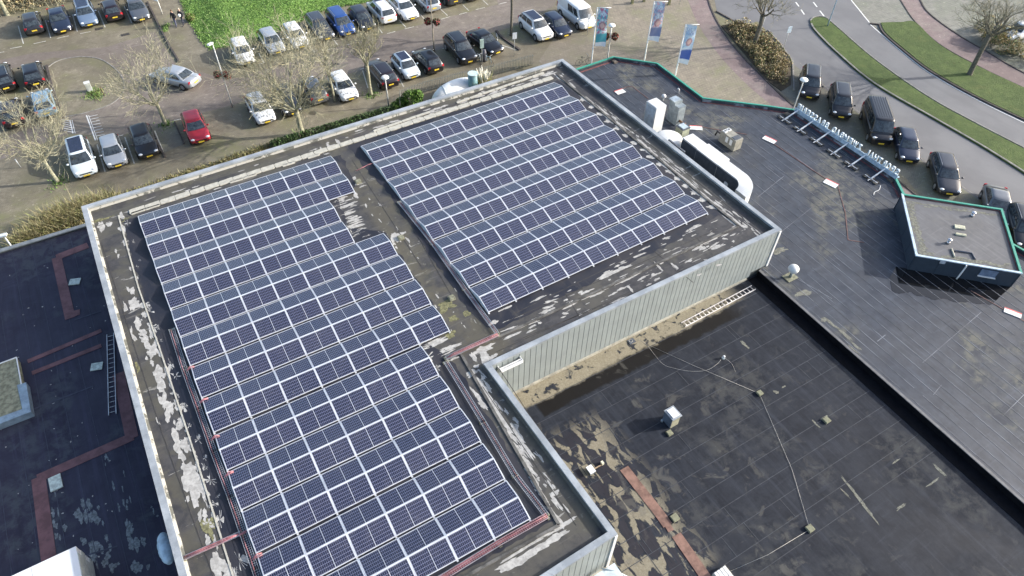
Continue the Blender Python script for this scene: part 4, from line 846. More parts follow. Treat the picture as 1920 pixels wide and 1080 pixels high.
# ================================================================== ANNEX with green rim
ZA = 5.17; an = [G(x, y, ZA) for x, y in ((1717, 479), (1918, 513), (1880, 391), (1690, 362))]
M_navy = P('dark_blue_panel', (.045, .062, .085), .4, .1, var=.08); ax = empty('roof_annex', (an[0].x, an[0].y, 0), 'dark blue panelled annex with a green rimmed puddled roof', 'building')
cen = sum(an, Vector())/4; an = ccw(an); ai = offset(an, .14)
b = MB(); B6(b, offset(an, .08), 0, ZA-.14); b.build('wall', M_navy, ax)
b = MB(); b.sheet([(p.x, p.y) for p in offset(an, .1)], ZA-.13); b.build('roof', M_annx, ax)
for i in range(4):
    a, c, ia, ic = an[i], an[(i+1) % 4], ai[i], ai[(i+1) % 4]; front = (a-an[0]).length < .01 or (c-an[0]).length < .01
    mid = (a+c)/2; isg = mid.y > cen.y+1 or mid.x > cen.x+2
    b = MB(); B6(b, [a, c, ic, ia], ZA-.07, ZA); b.build('coping', M_green if isg else P('blue_white_coping', (.48, .58, .66), .35, .2), ax)
    d = (c-a).normalized(); nn = Vector((d.y, -d.x, 0)); b = MB(); b.bar(ia-nn*.03+Vector((0, 0, -.1)), ic-nn*.03+Vector((0, 0, -.1)), .04, .06); b.build('upstand', M_greend if isg else M_ups, ax)
    k = round((c-a).length/1.6)
    for j in range(k):
        b = MB(); p0 = a.lerp(c, j/k)-nn*.07; p1 = a.lerp(c, (j+1)/k)-nn*.07; b.box(((p0.x+p1.x)/2, (p0.y+p1.y)/2, (ZBR+ZA-.1)/2), d, nn, zv, (p1-p0).length-.03, .03, ZA-ZBR-.12); b.build('facade_panel', M_navy, ax)
af, ab_ = None, None
d = (an[1]-an[0]).normalized(); 
if abs(d.y) > .6: d = (an[-1]-an[0]).normalized()
fa = min(an, key=lambda p: p.x+p.y*2 if p.y < cen.y else 99)           # front left corner
fb = max([p for p in an if p.y < cen.y], key=lambda p: p.x); fa = min([p for p in an if p.y < cen.y], key=lambda p: p.x)
fd = (fb-fa).normalized(); fn = Vector((fd.y, -fd.x, 0))
def onf(t, z, o=.0): p = fa.lerp(fb, t)+fn*o; return Vector((p.x, p.y, z))
b = MB(); b.box(onf(.72, 4.72, -.02), fd, fn, zv, .95, .03, .5); b.build('window', P('window_glass', (.16, .21, .30), .08), ax); b = MB(); b.box(onf(.72, 4.43, .02), fd, fn, zv, 1.0, .1, .05); b.build('window_sill', M_white2, ax)
b = MB(); b.box(onf(.27, 4.98, -.02), fd, fn, zv, .32, .03, .24); b.build('vent_grille', P('pale_grille', (.4, .43, .48), .6), ax)
b = MB(); b.tube([onf(.48, 5.12, .02), onf(.485, 5.05, .06), onf(.46, 4.35, .28), onf(.455, 4.12, .30)], .045, 8); b.build('downpipe', M_white2, ax)
for (x, y), lab in [((1822, 405), 'upper chrome vent cowl on the annex roof'), ((1777, 456), 'lower chrome vent cowl on the annex roof, beside the bent pipe')]:
    q = G(x, y, ZA-.13); b = MB(); b.tube([(q.x, q.y, ZA-.13), (q.x, q.y, ZA+.05)], [.14, .08], 12); b.cyl((q.x, q.y, ZA+.05), .07, .1, 10); b.ball((q.x, q.y, ZA+.17), .15, .15, .08, 14, 6); tag(b.build('vent_cowl', P('chrome', (.6, .6, .62), .2, .8)), lab, 'roof vent')
for (x, y), lab, L, W in [((1799, 427), 'cream corrugated hatch cover on the annex roof', .62, .33), ((1801, 441), 'thin cream board lying just below the hatch cover', .62, .17)]:
    q = G(x, y, ZA-.13); e = empty('roof_hatch', q, lab, 'hatch'); b = MB(); b.box(q+Vector((0, 0, .05)), fd, fn, zv, L, W, .08); b.build('cover', P('cream_cover', (.62, .6, .45), .6), e)
    b = MB(); [b.box(q+fn*(W*(k/5-.4))+Vector((0, 0, .095)), fd, fn, zv, L, .015, .01) for k in range(5)]; b.build('rib', _mc['cream_cover'], e)
b = MB(); q = [G(x, y, ZA-.08) for x, y in [(1790, 470), (1822, 474), (1829, 486)]]; b.tube(q, .05, 8); tag(b.build('bent_pipe', P('grey_pipe', (.13, .13, .15), .5)), 'dark bent pipe lying on the annex roof', 'pipe'); b = MB(); q = [G(x, y, ZA-.08) for x, y in [(1784, 466), (1790, 482)]]; b.tube(q, .05, 8); tag(b.build('bent_pipe', P('pale_pipe', (.5, .48, .38), .6)), 'short pale pipe beside the lower chrome cowl', 'pipe')
# standing water against the annex foot
b = MB(); pts = []
for k in range(60):
    t = k/59; x = lerp(1672, 1872, t); y = 545+26*math.sin(t*1.5)+7*mnoise.noise((t*9, 0, 0))+3*mnoise.noise((t*30, 3, 0))+ (0 if t < .93 else -12*(t-.93)/.07); pts.append(G(x, y, ZBR))
pts = [(p.x, p.y) for p in pts]+[(lambda p: (p.x, p.y))(onf(1.0, 0, -.1)), (lambda p: (p.x, p.y))(onf(0, 0, -.1))]+[g2(1680, 500, ZBR), g2(1668, 520, ZBR)]
b.sheet(pts, ZBR+.009); tag(b.build('puddle', P('dark_water', (.010, .010, .011), .04, var=.1)), kind='stuff'); tag(bpy.data.objects[-1] if 0 else [o for o in col.objects if o.name.startswith('puddle')][-1], 'black puddle of standing water along the foot of the annex', 'puddle')
# ================================================================== WEST LOW ROOF
ww = empty('west_wing', (pNW.x-3, pNW.y-4, 0), 'low dark roofed wing in shade left of the hall', 'building')
wn1 = G(-320, 572, ZL); wn2 = G(165, 426, ZL); dW = (wn2-wn1).normalized(); wq = [wn1, wn2+dW*.3, pSW+dl*(-1), pSW+dl*6, G(-500, 1500, ZL)]
wq = [wn1, isect(wn1, dW, fp(pNW), dl), fp(pSW)+dl*8, G(-420, 1480, ZL)]
b = MB(); b.sheet([(p.x, p.y) for p in wq], ZL); b.build('roof', M_west, ww)
b = MB(); nW = Vector((-dW.y, dW.x, 0)); b.bar(wn1+nW*.1+Vector((0, 0, -ZL/2+.05)), wq[1]+nW*.1+Vector((0, 0, -ZL/2+.05)), .25, ZL+.1); b.build('wall', M_core, ww)
L = (wq[1]-wn1).length; k = 9
for j in range(k): b = MB(); b.bar((wn1+nW*.1).lerp(wq[1]+nW*.1, j/k)+Vector((0, 0, .14))+dW*.005, (wn1+nW*.1).lerp(wq[1]+nW*.1, (j+1)/k)+Vector((0, 0, .14))-dW*.005, .3, .07); b.build('coping', P('dull_coping', (.2, .215, .22), .5, .2), ww)
b = MB()
for j in range(9):
    p = wn1.lerp(wq[1], .35+.075*j); e_ = p+Vector((V.x, V.y, 0))*30; b.bar(Vector((p.x, p.y, ZL+.005)), Vector((e_.x, e_.y, ZL+.005)), .03, .008)
for x0, y0, x1, y1 in [(60, 768, 175, 724), (100, 1060, 220, 1024), (140, 600, 190, 583)]: b.bar(G(x0, y0, ZL+.008), G(x1, y1, ZL+.008), .08, .012)
b.build('felt_lap', P('felt_lap_navy', (.045, .05, .075), .8, var=.2), ww)['kind'] = 'stuff'
M_brick = P('red_brown_walkway', (.155, .08, .085), .9, var=.22, scl=2)
for pts, wd in [([(165, 460), (106, 483), (132, 597)], .55), ([(132, 590), (150, 585)], .45), ([(190, 620), (52, 678)], .28), ([(190, 648), (60, 700)], .28), ([(222, 700), (248, 822)], .6), ([(250, 818), (70, 898)], .5), ([(72, 895), (92, 1050)], .62)]: strip(pts, wd, ZL, 'walkway_strip', M_brick, ww)
fl = MB()
for x, y, L_, W_ in [(150, 955, 1., .5), (165, 985, 1.2, .4), (175, 1020, 1.1, .5), (205, 1030, .8, .35), (245, 990, .9, .4), (250, 1020, 1.1, .5), (262, 1060, .9, .5), (225, 915, .8, .15), (232, 950, .7, .15), (185, 975, .5, .2), (210, 1060, .7, .4), (110, 1000, .9, .3), (105, 960, .9, .2), (290, 960, .3, .2), (190, 1062, .6, .3), (205, 860, .5, .15)]:
    for k in range(4): q = G(x+random.gauss(0, 7), y+random.gauss(0, 12), ZL); flake(q, L_*random.uniform(.3, .7), W_*random.uniform(.3, .7), aV, ZL)
tag(fl.build('lichen_stain', P('lichen', (.15, .17, .18), .9, var=.4, scl=9), ww), kind='stuff')
for (x, y), sz, an_, lab in [((141, 529), (.62, .5), 12, 'square pale slab lying inside the red walkway corner on the shaded roof'), ((182, 688), (.6, .5), 14, 'square pale slab lying beside the shaded ladder'), ((105, 906), (.55, .82), 33, 'tilted rectangular pale slab near the lower left walkway corner')]:
    q = G(x, y, ZL); b = MB(); a_ = R(an_); xx = Vector((math.cos(a_), math.sin(a_), 0)); yy = Vector((-xx.y, xx.x, 0)); b.box(q+Vector((0, 0, .05)), xx, yy, zv, sz[0], sz[1], .05); tag(b.build('roof_slab', P('greenish_slab', (.50, .56, .50), .7, var=.25, scl=5)), lab, 'slab')
fl = MB()
for k in range(60): q = G(random.uniform(0, 230), random.uniform(480, 1060), ZL); flake(q, random.uniform(.04, .12), random.uniform(.03, .08), random.uniform(0, 3), ZL)
tag(fl.build('droppings', M_flake), 'scattered pale specks of debris on the shaded west roof', 'debris', kind='stuff')
# mossy raised light well with metal edge
e = empty('roof_well', G(20, 780, ZL), 'mossy raised roof box with blue grey metal edging at the left border', 'roof box'); zw = 3.72
b = MB(); B6(b, [G(x, y, zw) for x, y in [(-140, 735), (31, 671), (50, 765), (-110, 832)]], ZL, zw); b.build('box', P('mossy_lid', (.22, .22, .15), .85, var=.35, scl=4), e)
b = MB(); B6(b, [G(x, y, zw+.03) for x, y in [(32, 722), (49, 717), (58, 772), (-110, 838), (-110, 822), (42, 767)]], ZL+.02, zw+.04); b.build('metal_edge', P('blue_grey_sheet', (.28, .36, .42), .4, .3), e)
b = MB(); b.bar(G(31, 670, zw+.03), G(40, 720, zw+.03), .05, .05); b.bar(G(-140, 734, zw+.03), G(31, 670, zw+.03), .05, .05); b.build('white_edge', M_white2, e)
# white roof cabin bottom left
zc = hgt((178, 1052), (142, 1024), ZL); c = G(142, 1024, zc); e = empty('white_roof_cabin', G(178, 1052, ZL), 'large white roof cabin in the bottom left corner', 'roof cabin'); dVb = (G(180, 1085, ZL)-G(178, 1052, ZL)).normalized()
dvv = Vector((.42, -.907, 0)).normalized(); duu = Vector((-.907, -.42, 0))
dvv = Vector((V.x, V.y, 0)); duu = -Vector((U.x, U.y, 0))
b = MB(); B6(b, [c, c+duu*1.75, c+duu*1.75+dvv*4, c+dvv*4], ZL, zc); B6(b, [c+duu*1.77, c+duu*6, c+duu*6+dvv*4, c+duu*1.77+dvv*4], ZL, zc); b.build('roof', P('bright_white', (.74, .75, .75), .5, var=.02), e)
for r_ in range(4):
    for j in range(5): b = MB(); p = c-duu*.015+dvv*(.38+.75*j+(.3 if r_ % 2 else 0)); b.box((p.x, p.y, ZL+(zc-ZL)*(r_+.5)/4), dvv, duu, zv, .72, .03, (zc-ZL)/4-.03); b.build('side_panel', P('pale_side_panel', (.42, .45, .43), .7, var=.12), e)
# ribbed pale blue duct against the hall wall
q = G(311, 1028, 4.9); b = MB(); dn = Vector((dl.x, dl.y, 0)); pts = [q+dn*(-.75+.125*k) for k in range(13)]; rs = [.33*math.sqrt(max(.05, 1-((k-6)/6.4)**2))*(1.0 if k % 3 else .93) for k in range(13)]; b.tube(pts, rs, 16)
tag(b.build('ribbed_duct', P('pale_blue_duct', (.42, .54, .62), .5)), 'pale blue ribbed duct capsule hugging the hall wall at lower left', 'duct')
# ================================================================== LADDERS, CABLES AND SMALL THINGS ON THE LOW ROOFS
def ladder(a, c, wd, nr, z, label, m, r_=.022, lift=.06):
    A = G(*a, z+lift); C = G(*c, z+lift); d = (C-A).normalized(); s_ = Vector((-d.y, d.x, 0)); e = empty('ladder', A, label, 'ladder')
    for sg_ in (-1, 1): b = MB(); b.bar(A+s_*wd/2*sg_, C+s_*wd/2*sg_, .035, .07); b.build('rail', m, e)
    b = MB(); b.tube([Vector((-wd/2, 0, 0)), Vector((wd/2, 0, 0))], r_, 6); me = b.mesh('rung', m)
    for k in range(nr):
        p = A.lerp(C, (k+.5)/nr); inst('rung', me, e, p, (0, 0, math.atan2(s_.y, s_.x)), True)
    return e
ladder((1281, 609), (1413, 539), .34, 19, ZH, 'aluminium ladder lying flat on the wet roof below the hall facade', P('bright_aluminium', (.8, .76, .74), .35, .3))
ladder((211, 777), (207, 626), .36, 17, ZL, 'thin grey ladder lying in the shade along the left hall wall', P('grey_aluminium', (.55, .56, .58), .4, .3), .014)
# lightning conductor with concrete supports
M_cond = P('conductor_wire', (.5, .49, .46), .5, .3)
def wire(pts, label, r_=.0065, z=ZH+.012, m=None, smooth=True):
    q = catmull(pts, 6) if smooth else pts; b = MB(); b.tube([G(x, y, z) for x, y in q], r_, 5); return tag(b.build('cable', m or M_cond), label, 'cable')
wire([(1195, 636), (1212, 646), (1240, 680), (1262, 690), (1295, 696), (1325, 694), (1345, 682), (1355, 670)], 'thin cable curving from the facade drain to the small white lamp')
wire([(1212, 645), (1300, 685), (1424, 738)], 'straight thin conductor running to the square block', smooth=False, z=ZH+.03)
wire([(1424, 738), (1455, 810), (1485, 880), (1518, 991)], 'long thin conductor between the two roof blocks', z=ZH+.035, smooth=False); wire([(1518, 993), (1440, 1040), (1365, 1073)], 'thin conductor from the lower block to the white vent at the bottom edge', smooth=False, z=ZH+.03)
wire([(1360, 672), (1372, 682), (1379, 697)], 'short curled cable end beside the small white lamp')
for (x, y), s_, lab in [((1424, 738), .3, 'square mossy concrete block holding the upper end of the long conductor'), ((1518, 992), .34, 'square mossy concrete block holding the lower end of the long conductor'), ((1549, 789), .34, 'lone square mossy block in a pale stained patch of the lower right roof'), ((1265, 972), .36, 'square mossy block beside the terracotta walkway'), ((1255, 813), .3, 'small mossy block just below the pale roof vent box')]:
    q = G(x, y, ZH); b = MB(); b.box(q+Vector((0, 0, .06)), U, V, zv, s_, s_*.95, .1); b.box(q+Vector((0, 0, .115)), U, V, zv, s_*.86, s_*.8, .02); tag(b.build('roof_block', P('yellow_block', (.21, .21, .14), .9, var=.2, scl=8)), lab, 'block')
q = G(1356, 672, ZH); e = empty('roof_lamp', q, 'small white roof lamp standing at the end of the curved cable', 'lamp'); b = MB(); b.cyl(q, .1, .05, 10); b.cyl(q+Vector((0, 0, .05)), .03, .1, 8); b.build('base', M_grp, e); b = MB(); b.ball(q+Vector((0, 0, .18)), .08, .08, .07); b.build('cap', M_whp, e)
q = G(1184, 640, ZH); e = empty('facade_drain', q, 'dark square drain grate at the foot of the hall facade', 'roof drain'); b = MB(); b.box(q+Vector((0, 0, .02)), eSE, nSE, zv, .42, .32, .03); b.build('grate', M_dkp, e); b = MB(); b.tube([q+Vector((math.cos(t)*.1-.05, math.sin(t)*.1, .05)) for t in np.linspace(0, 6.2, 14)], .012, 5); b.build('cable_coil', _mc['conductor_wire'], e)
# vent box with glazed lid
zt = hgt((1259, 803), (1264, 787), ZH); c = G(1262, 787, ZH+.85); e = empty('roof_light', G(1258, 800, ZH), 'pale metal roof light with a bright white lid on the low roof', 'roof light')
wv = .46; q = [c, c-V*.62, c-V*.62+U*wv, c+U*wv]; q = [c, c+U*.52, c+U*.52-V*.62, c-V*.62]
b = MB(); B6(b, [p+(Vector((c.x, c.y, 0))-Vector((c.x, c.y, 0))) for p in q], ZH, ZH+.80); b.build('curb', P('khaki_curb', (.34, .33, .24), .6, .1, var=.15), e)
b = MB(); B6(b, offset(ccw([Vector((p.x, p.y, 0)) for p in q]), -.05), ZH+.801, ZH+.85); b.build('frame', M_cap, e); b = MB(); B6(b, offset(ccw([Vector((p.x, p.y, 0)) for p in q]), .05), ZH+.851, ZH+.90); b.build('lid', _mc['bright_white'], e)
p = q[0]-U*.03+V*.0; b = MB(); cc = (q[0]+q[3])/2-U*.02; b.box((cc.x, cc.y, ZH+.42), V, U, zv, .6, .03, .76); b.build('side_sheet', P('blue_steel', (.2, .25, .32), .3, .4), e)
b = MB(); p = (q[0]+q[3])/2-U*.2; b.cyl((p.x-.05, p.y+.25, ZH), .07, .12, 8); b.build('pipe_stub', M_grp, e)
q = G(1107, 884, ZH); e = empty('small_vent_box', q, 'small white lidded vent box among the khaki patches', 'roof vent'); b = MB(); b.box(q+Vector((0, 0, .1)), U, V, zv, .26, .34, .2); b.build('curb', M_grp, e); b = MB(); b.box(q+Vector((0, 0, .225)), U, V, zv, .32, .42, .04); b.build('lid', _mc['bright_white'], e)
b = MB(); p = q+U*.75-V*.05; b.box(p+Vector((0, 0, .08)), U, V, zv, .12, .16, .16); tag(b.build('roof_stub', P('cream_cover', ())), 'tiny cream block right of the small white vent box', 'block')
b = MB(); b.bar(q+U*.2+Vector((0, 0, .05)), q+U*.7+Vector((0, 0, .05)), .05); tag(b.build('timber_batten', P('weathered_wood', (.3, .22, .14), .8)), 'short weathered batten between the small vent box and the cream block', 'batten')
q = G(1352, 1079, ZH); e = empty('white_fan_unit', q, 'white slatted fan unit at the bottom edge beside the terracotta walkway', 'ventilation unit'); a_ = -V
for k in range(4): b = MB(); b.box(q+U*(k*.17-.25)+V*.25+Vector((0, 0, .25)), U, V, zv, .13, .9, .04); b.build('slat', M_white2, e)
b = MB(); b.box(q+V*.25+Vector((0, 0, .11)), U, V, zv, .74, .94, .22); b.build('casing', P('cream_casing', (.5, .48, .4), .7), e)
fl = MB()
for x, y, L_, W_, a_ in [(1625, 955, 1.5, .15, aV-.1), (1595, 915, 1.3, .14, aV-.1), (1760, 880, .8, .12, aV), (1690, 950, .7, .12, aU), (1585, 925, .5, .1, aV), (1530, 795, .6, .12, aV), (1545, 783, .4, .1, aU), (1455, 735, .3, .25, 0), (1470, 725, .3, .1, aU), (1680, 865, .5, .08, aU), (1748, 905, .9, .12, aU), (1395, 645, .5, .2, aV), (1558, 606, 1.2, .16, aV+.1), (1585, 628, 1.2, .18, aV), (1604, 648, .9, .15, aV), (1545, 600, .5, .3, 0), (1505, 550, 1., .4, .3), (1460, 470, 1.2, .5, .3), (1600, 655, .8, .1, aV)]:
    flake(G(x, y, ZH if y > 545+(x-1424)*.877 else ZBR), L_, W_, a_, ZH if y > 545+(x-1424)*.877 else ZBR)
for k in range(34):
    t_ = k/33; q = G(lerp(1704, 1731, t_), lerp(378, 474, t_), ZA); q.z = ZA-.13; flake(q+U*random.uniform(0, .25), random.uniform(.3, .7), random.uniform(.15, .4), aV, ZA-.13)
for k in range(26):
    t_ = k/25; q = G(lerp(1740, 1900, t_), lerp(478, 503, t_), ZA); flake(q+Vector((0, random.uniform(0, .5), 0)), random.uniform(.3, .9), random.uniform(.08, .25), -.2, ZA-.13)
for k in range(20):
    t_ = k/19; q = G(lerp(1710, 1870, t_), lerp(375, 398, t_), ZA); flake(q-Vector((0, random.uniform(0, .4), 0)), random.uniform(.3, .9), random.uniform(.08, .2), -.2, ZA-.13)
tag(fl.build('dried_silt', P('dried_silt', (.16, .16, .13), .95, var=.35, scl=7)), 'pale dried silt streaks on the lower right roofs', 'silt', kind='stuff')
# ================================================================== CARS
def paint(name, c, spots=0., metal=.3):
    if name in _mc: return _mc[name]
    t = NT(name); v = t.pos(obj=True); n = t.noise(v, 1.5, 4); cc = t.mix(t.ramp(n, .35, .7, 0, .25), c, tuple(min(1, x*1.15+.01) for x in c)); rr = .28
    d = t.sep(v)[2]; cc = t.mix(t.ramp(d, .62, .25, 0, .35), cc, (.09, .08, .07))         # road dirt low on the body
    if spots: sp = t.noise(v, 5.5, 3, .6, .6); cc = t.mix(t.ramp(sp, .60, .63, 0, spots), cc, (.03, .035, .04))
    _mc[name] = t.out(cc, rr, metal, .5, .8); return _mc[name]
PT = dict(black=(.012, .012, .015), dark=(.03, .032, .04), navy=(.02, .028, .055), graphite=(.055, .058, .065), brownblack=(.022, .014, .018), blue=(.03, .09, .30), silver=(.42, .45, .48), silverblue=(.19, .26, .36),
          white=(.70, .72, .73), coolwhite=(.62, .70, .74), red=(.42, .02, .035), lightblue=(.22, .36, .48), grey=(.22, .24, .26), midgrey=(.12, .13, .145))
M_gl = P('car_glass', (.035, .045, .052), .04, var=.5, scl=4, spec=1.0); M_glr = P('roof_glass', (.02, .025, .05), .06, spec=.8); M_ty = P('tyre', (.02, .02, .02), .9); M_rim = P('rim', (.42, .43, .45), .3, .7)
M_hl = P('headlight', (.72, .75, .78), .12, .2, var=.06); M_tl = P('tail_light', (.45, .02, .03), .2, var=.1); M_pl = P('yellow_plate', (.80, .58, .05), .5, var=.05); M_bk = P('black_plastic', (.018, .018, .02), .6); M_plw = P('white_plate', (.7, .7, .65), .5)
KIND = dict(hatch=(3.95, 1.72, 1.48, .25, .42, .84, .97, .93), small=(3.55, 1.64, 1.50, .22, .40, .84, .975, .95), estate=(4.65, 1.80, 1.46, .27, .43, .86, .98, .92), suv=(4.45, 1.84, 1.66, .25, .40, .86, .97, 1.03),
            mpv=(4.40, 1.79, 1.62, .19, .36, .88, .98, .98), sedan=(4.60, 1.80, 1.44, .27, .43, .70, .86, .92), van=(5.05, 1.92, 1.98, .12, .25, .955, .985, 1.10), coupe=(4.40, 1.80, 1.38, .29, .47, .74, .93, .90))
_cm = {}
def car_mesh(kind, col_):
    key = (kind, col_[0] if isinstance(col_, tuple) else col_)
    if key in _cm: return _cm[key]
    L, W, H, fa, fb, fc, fd_, belt = KIND[kind]; spots = .9 if key[1].endswith('_spotted') else 0; cn = key[1].replace('_spotted', '')
    mp = paint('paint_'+key[1], PT[cn], spots, 0 if cn in ('white', 'coolwhite') else .35); hood = belt-.10 if kind != 'van' else belt-.08
    X = lambda f: L/2-f*L
    hb = W/2
    st = [(0, .66, hood-.24, .36), (.012, .78, hood-.20, .27), (.035, .88, hood-.13, .23), (.075, .945, hood-.07, .21), (.14, .985, hood-.035, .2), (fa-.01, 1, belt-.01, .2), (fa+.06, 1, belt, .2), (.5, 1, belt+.005, .2), (.72, 1, belt+.015, .2), (.86, .985, belt+.02, .2), (.94, .95, belt+(.01), .22), (.98, .88, belt-.04, .26), (1, .74, belt-.14, .36)]
    b = MB(); NS = 13
    for f, wf, zt, zb in st:
        x = X(f); w_ = hb*wf
        half = [(0, zb), (.80*w_, zb), (.97*w_, zb+.09), (1.0*w_, lerp(zb, zt, .42)), (.985*w_, zt-.17), (.955*w_, zt-.075), (.86*w_, zt-.01)]
        pr = half+[(.45*w_, zt+.022), (0, zt+.035)]
        ring = [(y, z) for y, z in pr]+[(-y, z) for y, z in pr[-2:0:-1]]
        for y, z in ring: b.v.append((x, y, z))
    m_ = len(ring)
    for i in range(len(st)-1):
        for k in range(m_):
            b.k = 1 if k in (0, 1, m_-1, m_-2) else 0
            b.face((i*m_+k, i*m_+(k+1) % m_, (i+1)*m_+(k+1) % m_, (i+1)*m_+k), True)
    b.k = 0; b.face(list(range(m_))[::-1]); b.face([(len(st)-1)*m_+k for k in range(m_)])
    # cabin
    xa, xb_, xc, xd = X(fa), X(fb), X(fc), X(fd_); wb, wr = hb*.90, hb*(.70 if kind != 'van' else .82)
    def sec(s):
        z = lerp(belt-.02, H-.07, s); f_ = lerp(xa, xb_, s**.92); r_ = lerp(xd, xc, s**(1.25)); w_ = lerp(wb, wr, s**1.35); return z, f_, r_, w_
    def outline(s, dz=0, sh=0.):
        z, f_, r_, w_ = sec(min(s, 1)); f_ -= sh*1.2; r_ += sh*1.2; w_ -= sh; cr_ = .16; bul = .10
        pts = []
        for k in range(7): y = lerp(-w_*.88, w_*.88, k/6); pts.append((f_+bul*(1-(y/w_)**2), y, z+dz))
        pts.append((f_-cr_*.5, w_*.985, z+dz))
        for k in range(1, 6): pts.append((lerp(f_, r_, k/6), w_*(1.0+.012*math.sin(math.pi*k/6)), z+dz))
        pts.append((r_+cr_*.4, w_*.985, z+dz))
        for k in range(7): y = lerp(w_*.88, -w_*.88, k/6); pts.append((r_-.05*(1-(y/w_)**2), y, z+dz))
        pts.append((r_+cr_*.4, -w_*.985, z+dz))
        for k in range(5, 0, -1): pts.append((lerp(f_, r_, k/6), -w_*(1.0+.012*math.sin(math.pi*k/6)), z+dz))
        pts.append((f_-cr_*.5, -w_*.985, z+dz)); return pts
    rings = [outline(0), outline(.33), outline(.66), outline(.93), outline(1, .025, .03), outline(1, .052, .12), outline(1, .066, .28)]
    o = len(b.v); q = len(rings[0])
    for r_ in rings: b.v += r_
    for i in range(len(rings)-1):
        for k in range(q): b.face((o+i*q+k, o+i*q+(k+1) % q, o+(i+1)*q+(k+1) % q, o+(i+1)*q+k), True)
    b.face([o+(len(rings)-1)*q+k for k in range(q)], True)
    # dark wheel arches
    b.k = 1; wr_ = .31 if kind not in ('suv', 'van') else .345; fx = (.185, .805) if kind != 'van' else (.17, .80)
    for f in fx:
        for sg_ in (-1, 1):
            c_ = len(b.v); yy = sg_*(hb+.006); b.v.append((X(f), yy, wr_+.02))
            for k in range(13): t = math.pi*(k/12*1.16-.08); b.v.append((X(f)+math.cos(t)*(wr_+.055), yy, wr_+.02+math.sin(t)*(wr_+.055)))
            for k in range(12): b.face((c_, c_+1+k, c_+2+k))
    if kind in ('van',) and cn in ('black', 'dark'):
        b.k = 0
        for k in range(7): b.bx((xb_+xc)/2-.1, lerp(-wr*.75, wr*.75, k/6), H+.005, (xb_-xc)*.86, .035, .03)
    parts = [('body', b.mesh('body', [mp, M_bk]), (0, 0, 0))]
    # glass panes built slightly proud
    def pane(fn, nu=6, nv=3, flip=False):
        g_ = MB()
        for j in range(nv+1):
            for i in range(nu+1): g_.v.append(fn(i/nu, j/nv))
        for j in range(nv):
            for i in range(nu):
                f4 = (j*(nu+1)+i, j*(nu+1)+i+1, (j+1)*(nu+1)+i+1, (j+1)*(nu+1)+i); g_.face(f4 if not flip else f4[::-1], True)
        return g_.mesh('pane', M_gl)
    def wsf(u_, v_, a=.1, c=.93): s = lerp(a, c, v_); z, f_, r_, w_ = sec(s); y = lerp(-w_*.9, w_*.9, u_); return (f_+.10*(1-(y/w_)**2)+.022, y, z+.012)
    def rwf(u_, v_): s = lerp(.2, .9, v_); z, f_, r_, w_ = sec(s); y = lerp(-w_*.82, w_*.82, u_); return (r_-.05*(1-(y/w_)**2)-.02, y, z+.01)
    parts.append(('windscreen', pane(wsf), (0, 0, 0)))
    if not (kind == 'van' and cn == 'white'): parts.append(('rear_window', pane(rwf, flip=True), (0, 0, 0)))
    for sg_ in (-1, 1):
        spans = [(.10, .47), (.50, .80), (.83, .96)] if kind not in ('sedan', 'coupe', 'van') else [(.10, .50), (.53, .88)]
        if kind == 'van': spans = [(.06, .24), (.27, .50)] if cn == 'white' else [(.06, .24), (.27, .55), (.58, .92)]
        for a, c in spans:
            def sf(u_, v_, a=a, c=c, sg_=sg_):
                s = lerp(.16, .90, v_); z, f_, r_, w_ = sec(s); x = lerp(f_, r_, lerp(a, c, u_)); return (x, sg_*(w_*1.012+.014), z)
            parts.append(('side_window', pane(sf, 3, 3, sg_ > 0), (0, 0, 0)))
    def simple(name, mt, fn): g_ = MB(); fn(g_); parts.append((name, g_.mesh(name, mt), (0, 0, 0)))
    for sg_ in (-1, 1):
        simple('headlight', M_hl, lambda g_: g_.ball((X(.035), sg_*hb*.68, hood-.17), .13, .17, .075, 10, 6))
        simple('tail_light', M_tl, lambda g_: g_.box((X(.975), sg_*hb*.80, belt-.12), Vector((1, -.35*sg_, 0)).normalized(), Vector((.35*sg_, 1, 0)).normalized(), (0, 0, 1), .08, .20, .24 if kind != 'van' else .5))
        simple('mirror', mp, lambda g_: g_.ball((X(fa)-.22, sg_*(hb+.07), belt+.08), .07, .11, .075, 8, 5))
    simple('number_plate', M_pl, lambda g_: g_.bx(X(0)+.012, 0, .42, .02, .46, .11)); 
    simple('grille', M_bk, lambda g_: (g_.bx(X(.006)+.015, 0, hood-.31, .03, hb*1.0, .10), g_.bx(X(.004)+.012, 0, .34, .03, hb*1.15, .06)))
    simple('number_plate', M_pl, lambda g_: g_.bx(X(1)-.012, 0, .62, .02, .46, .11))
    for f in fx:
        for sg_ in (-1, 1):
            g_ = MB(); g_.tube([(0, -.1, 0), (0, .1, 0)], [wr_, wr_], 18); me = g_.mesh('wheel', M_ty); h_ = MB(); h_.tube([(0, sg_*.085, 0), (0, sg_*.108, 0)], [wr_*.68, wr_*.62], 14); 
            h_.k = 1
            for k in range(5): t = 2*math.pi*k/5+.3; h_.bx(math.cos(t)*wr_*.42, sg_*.109, math.sin(t)*wr_*.42, .05, .01, .05)
            parts.append(('wheel', me, (X(f), sg_*(hb-.085), wr_), h_.mesh('rim', [M_rim, M_bk])))
    if kind in ('suv', 'estate', 'mpv') and cn not in ('coolwhite',):
        for sg_ in (-1, 1): simple('roof_rail', M_rim if cn != 'white' else M_bk, lambda g_: g_.tube([(xb_-.15, sg_*wr*.90, H-.02), (xb_-.3, sg_*wr*.92, H+.03), (xc+.3, sg_*wr*.92, H+.03), (xc+.12, sg_*wr*.90, H-.02)], .02, 5))
    _cm[key] = (parts, L, H, xb_, xc, wr); return _cm[key]
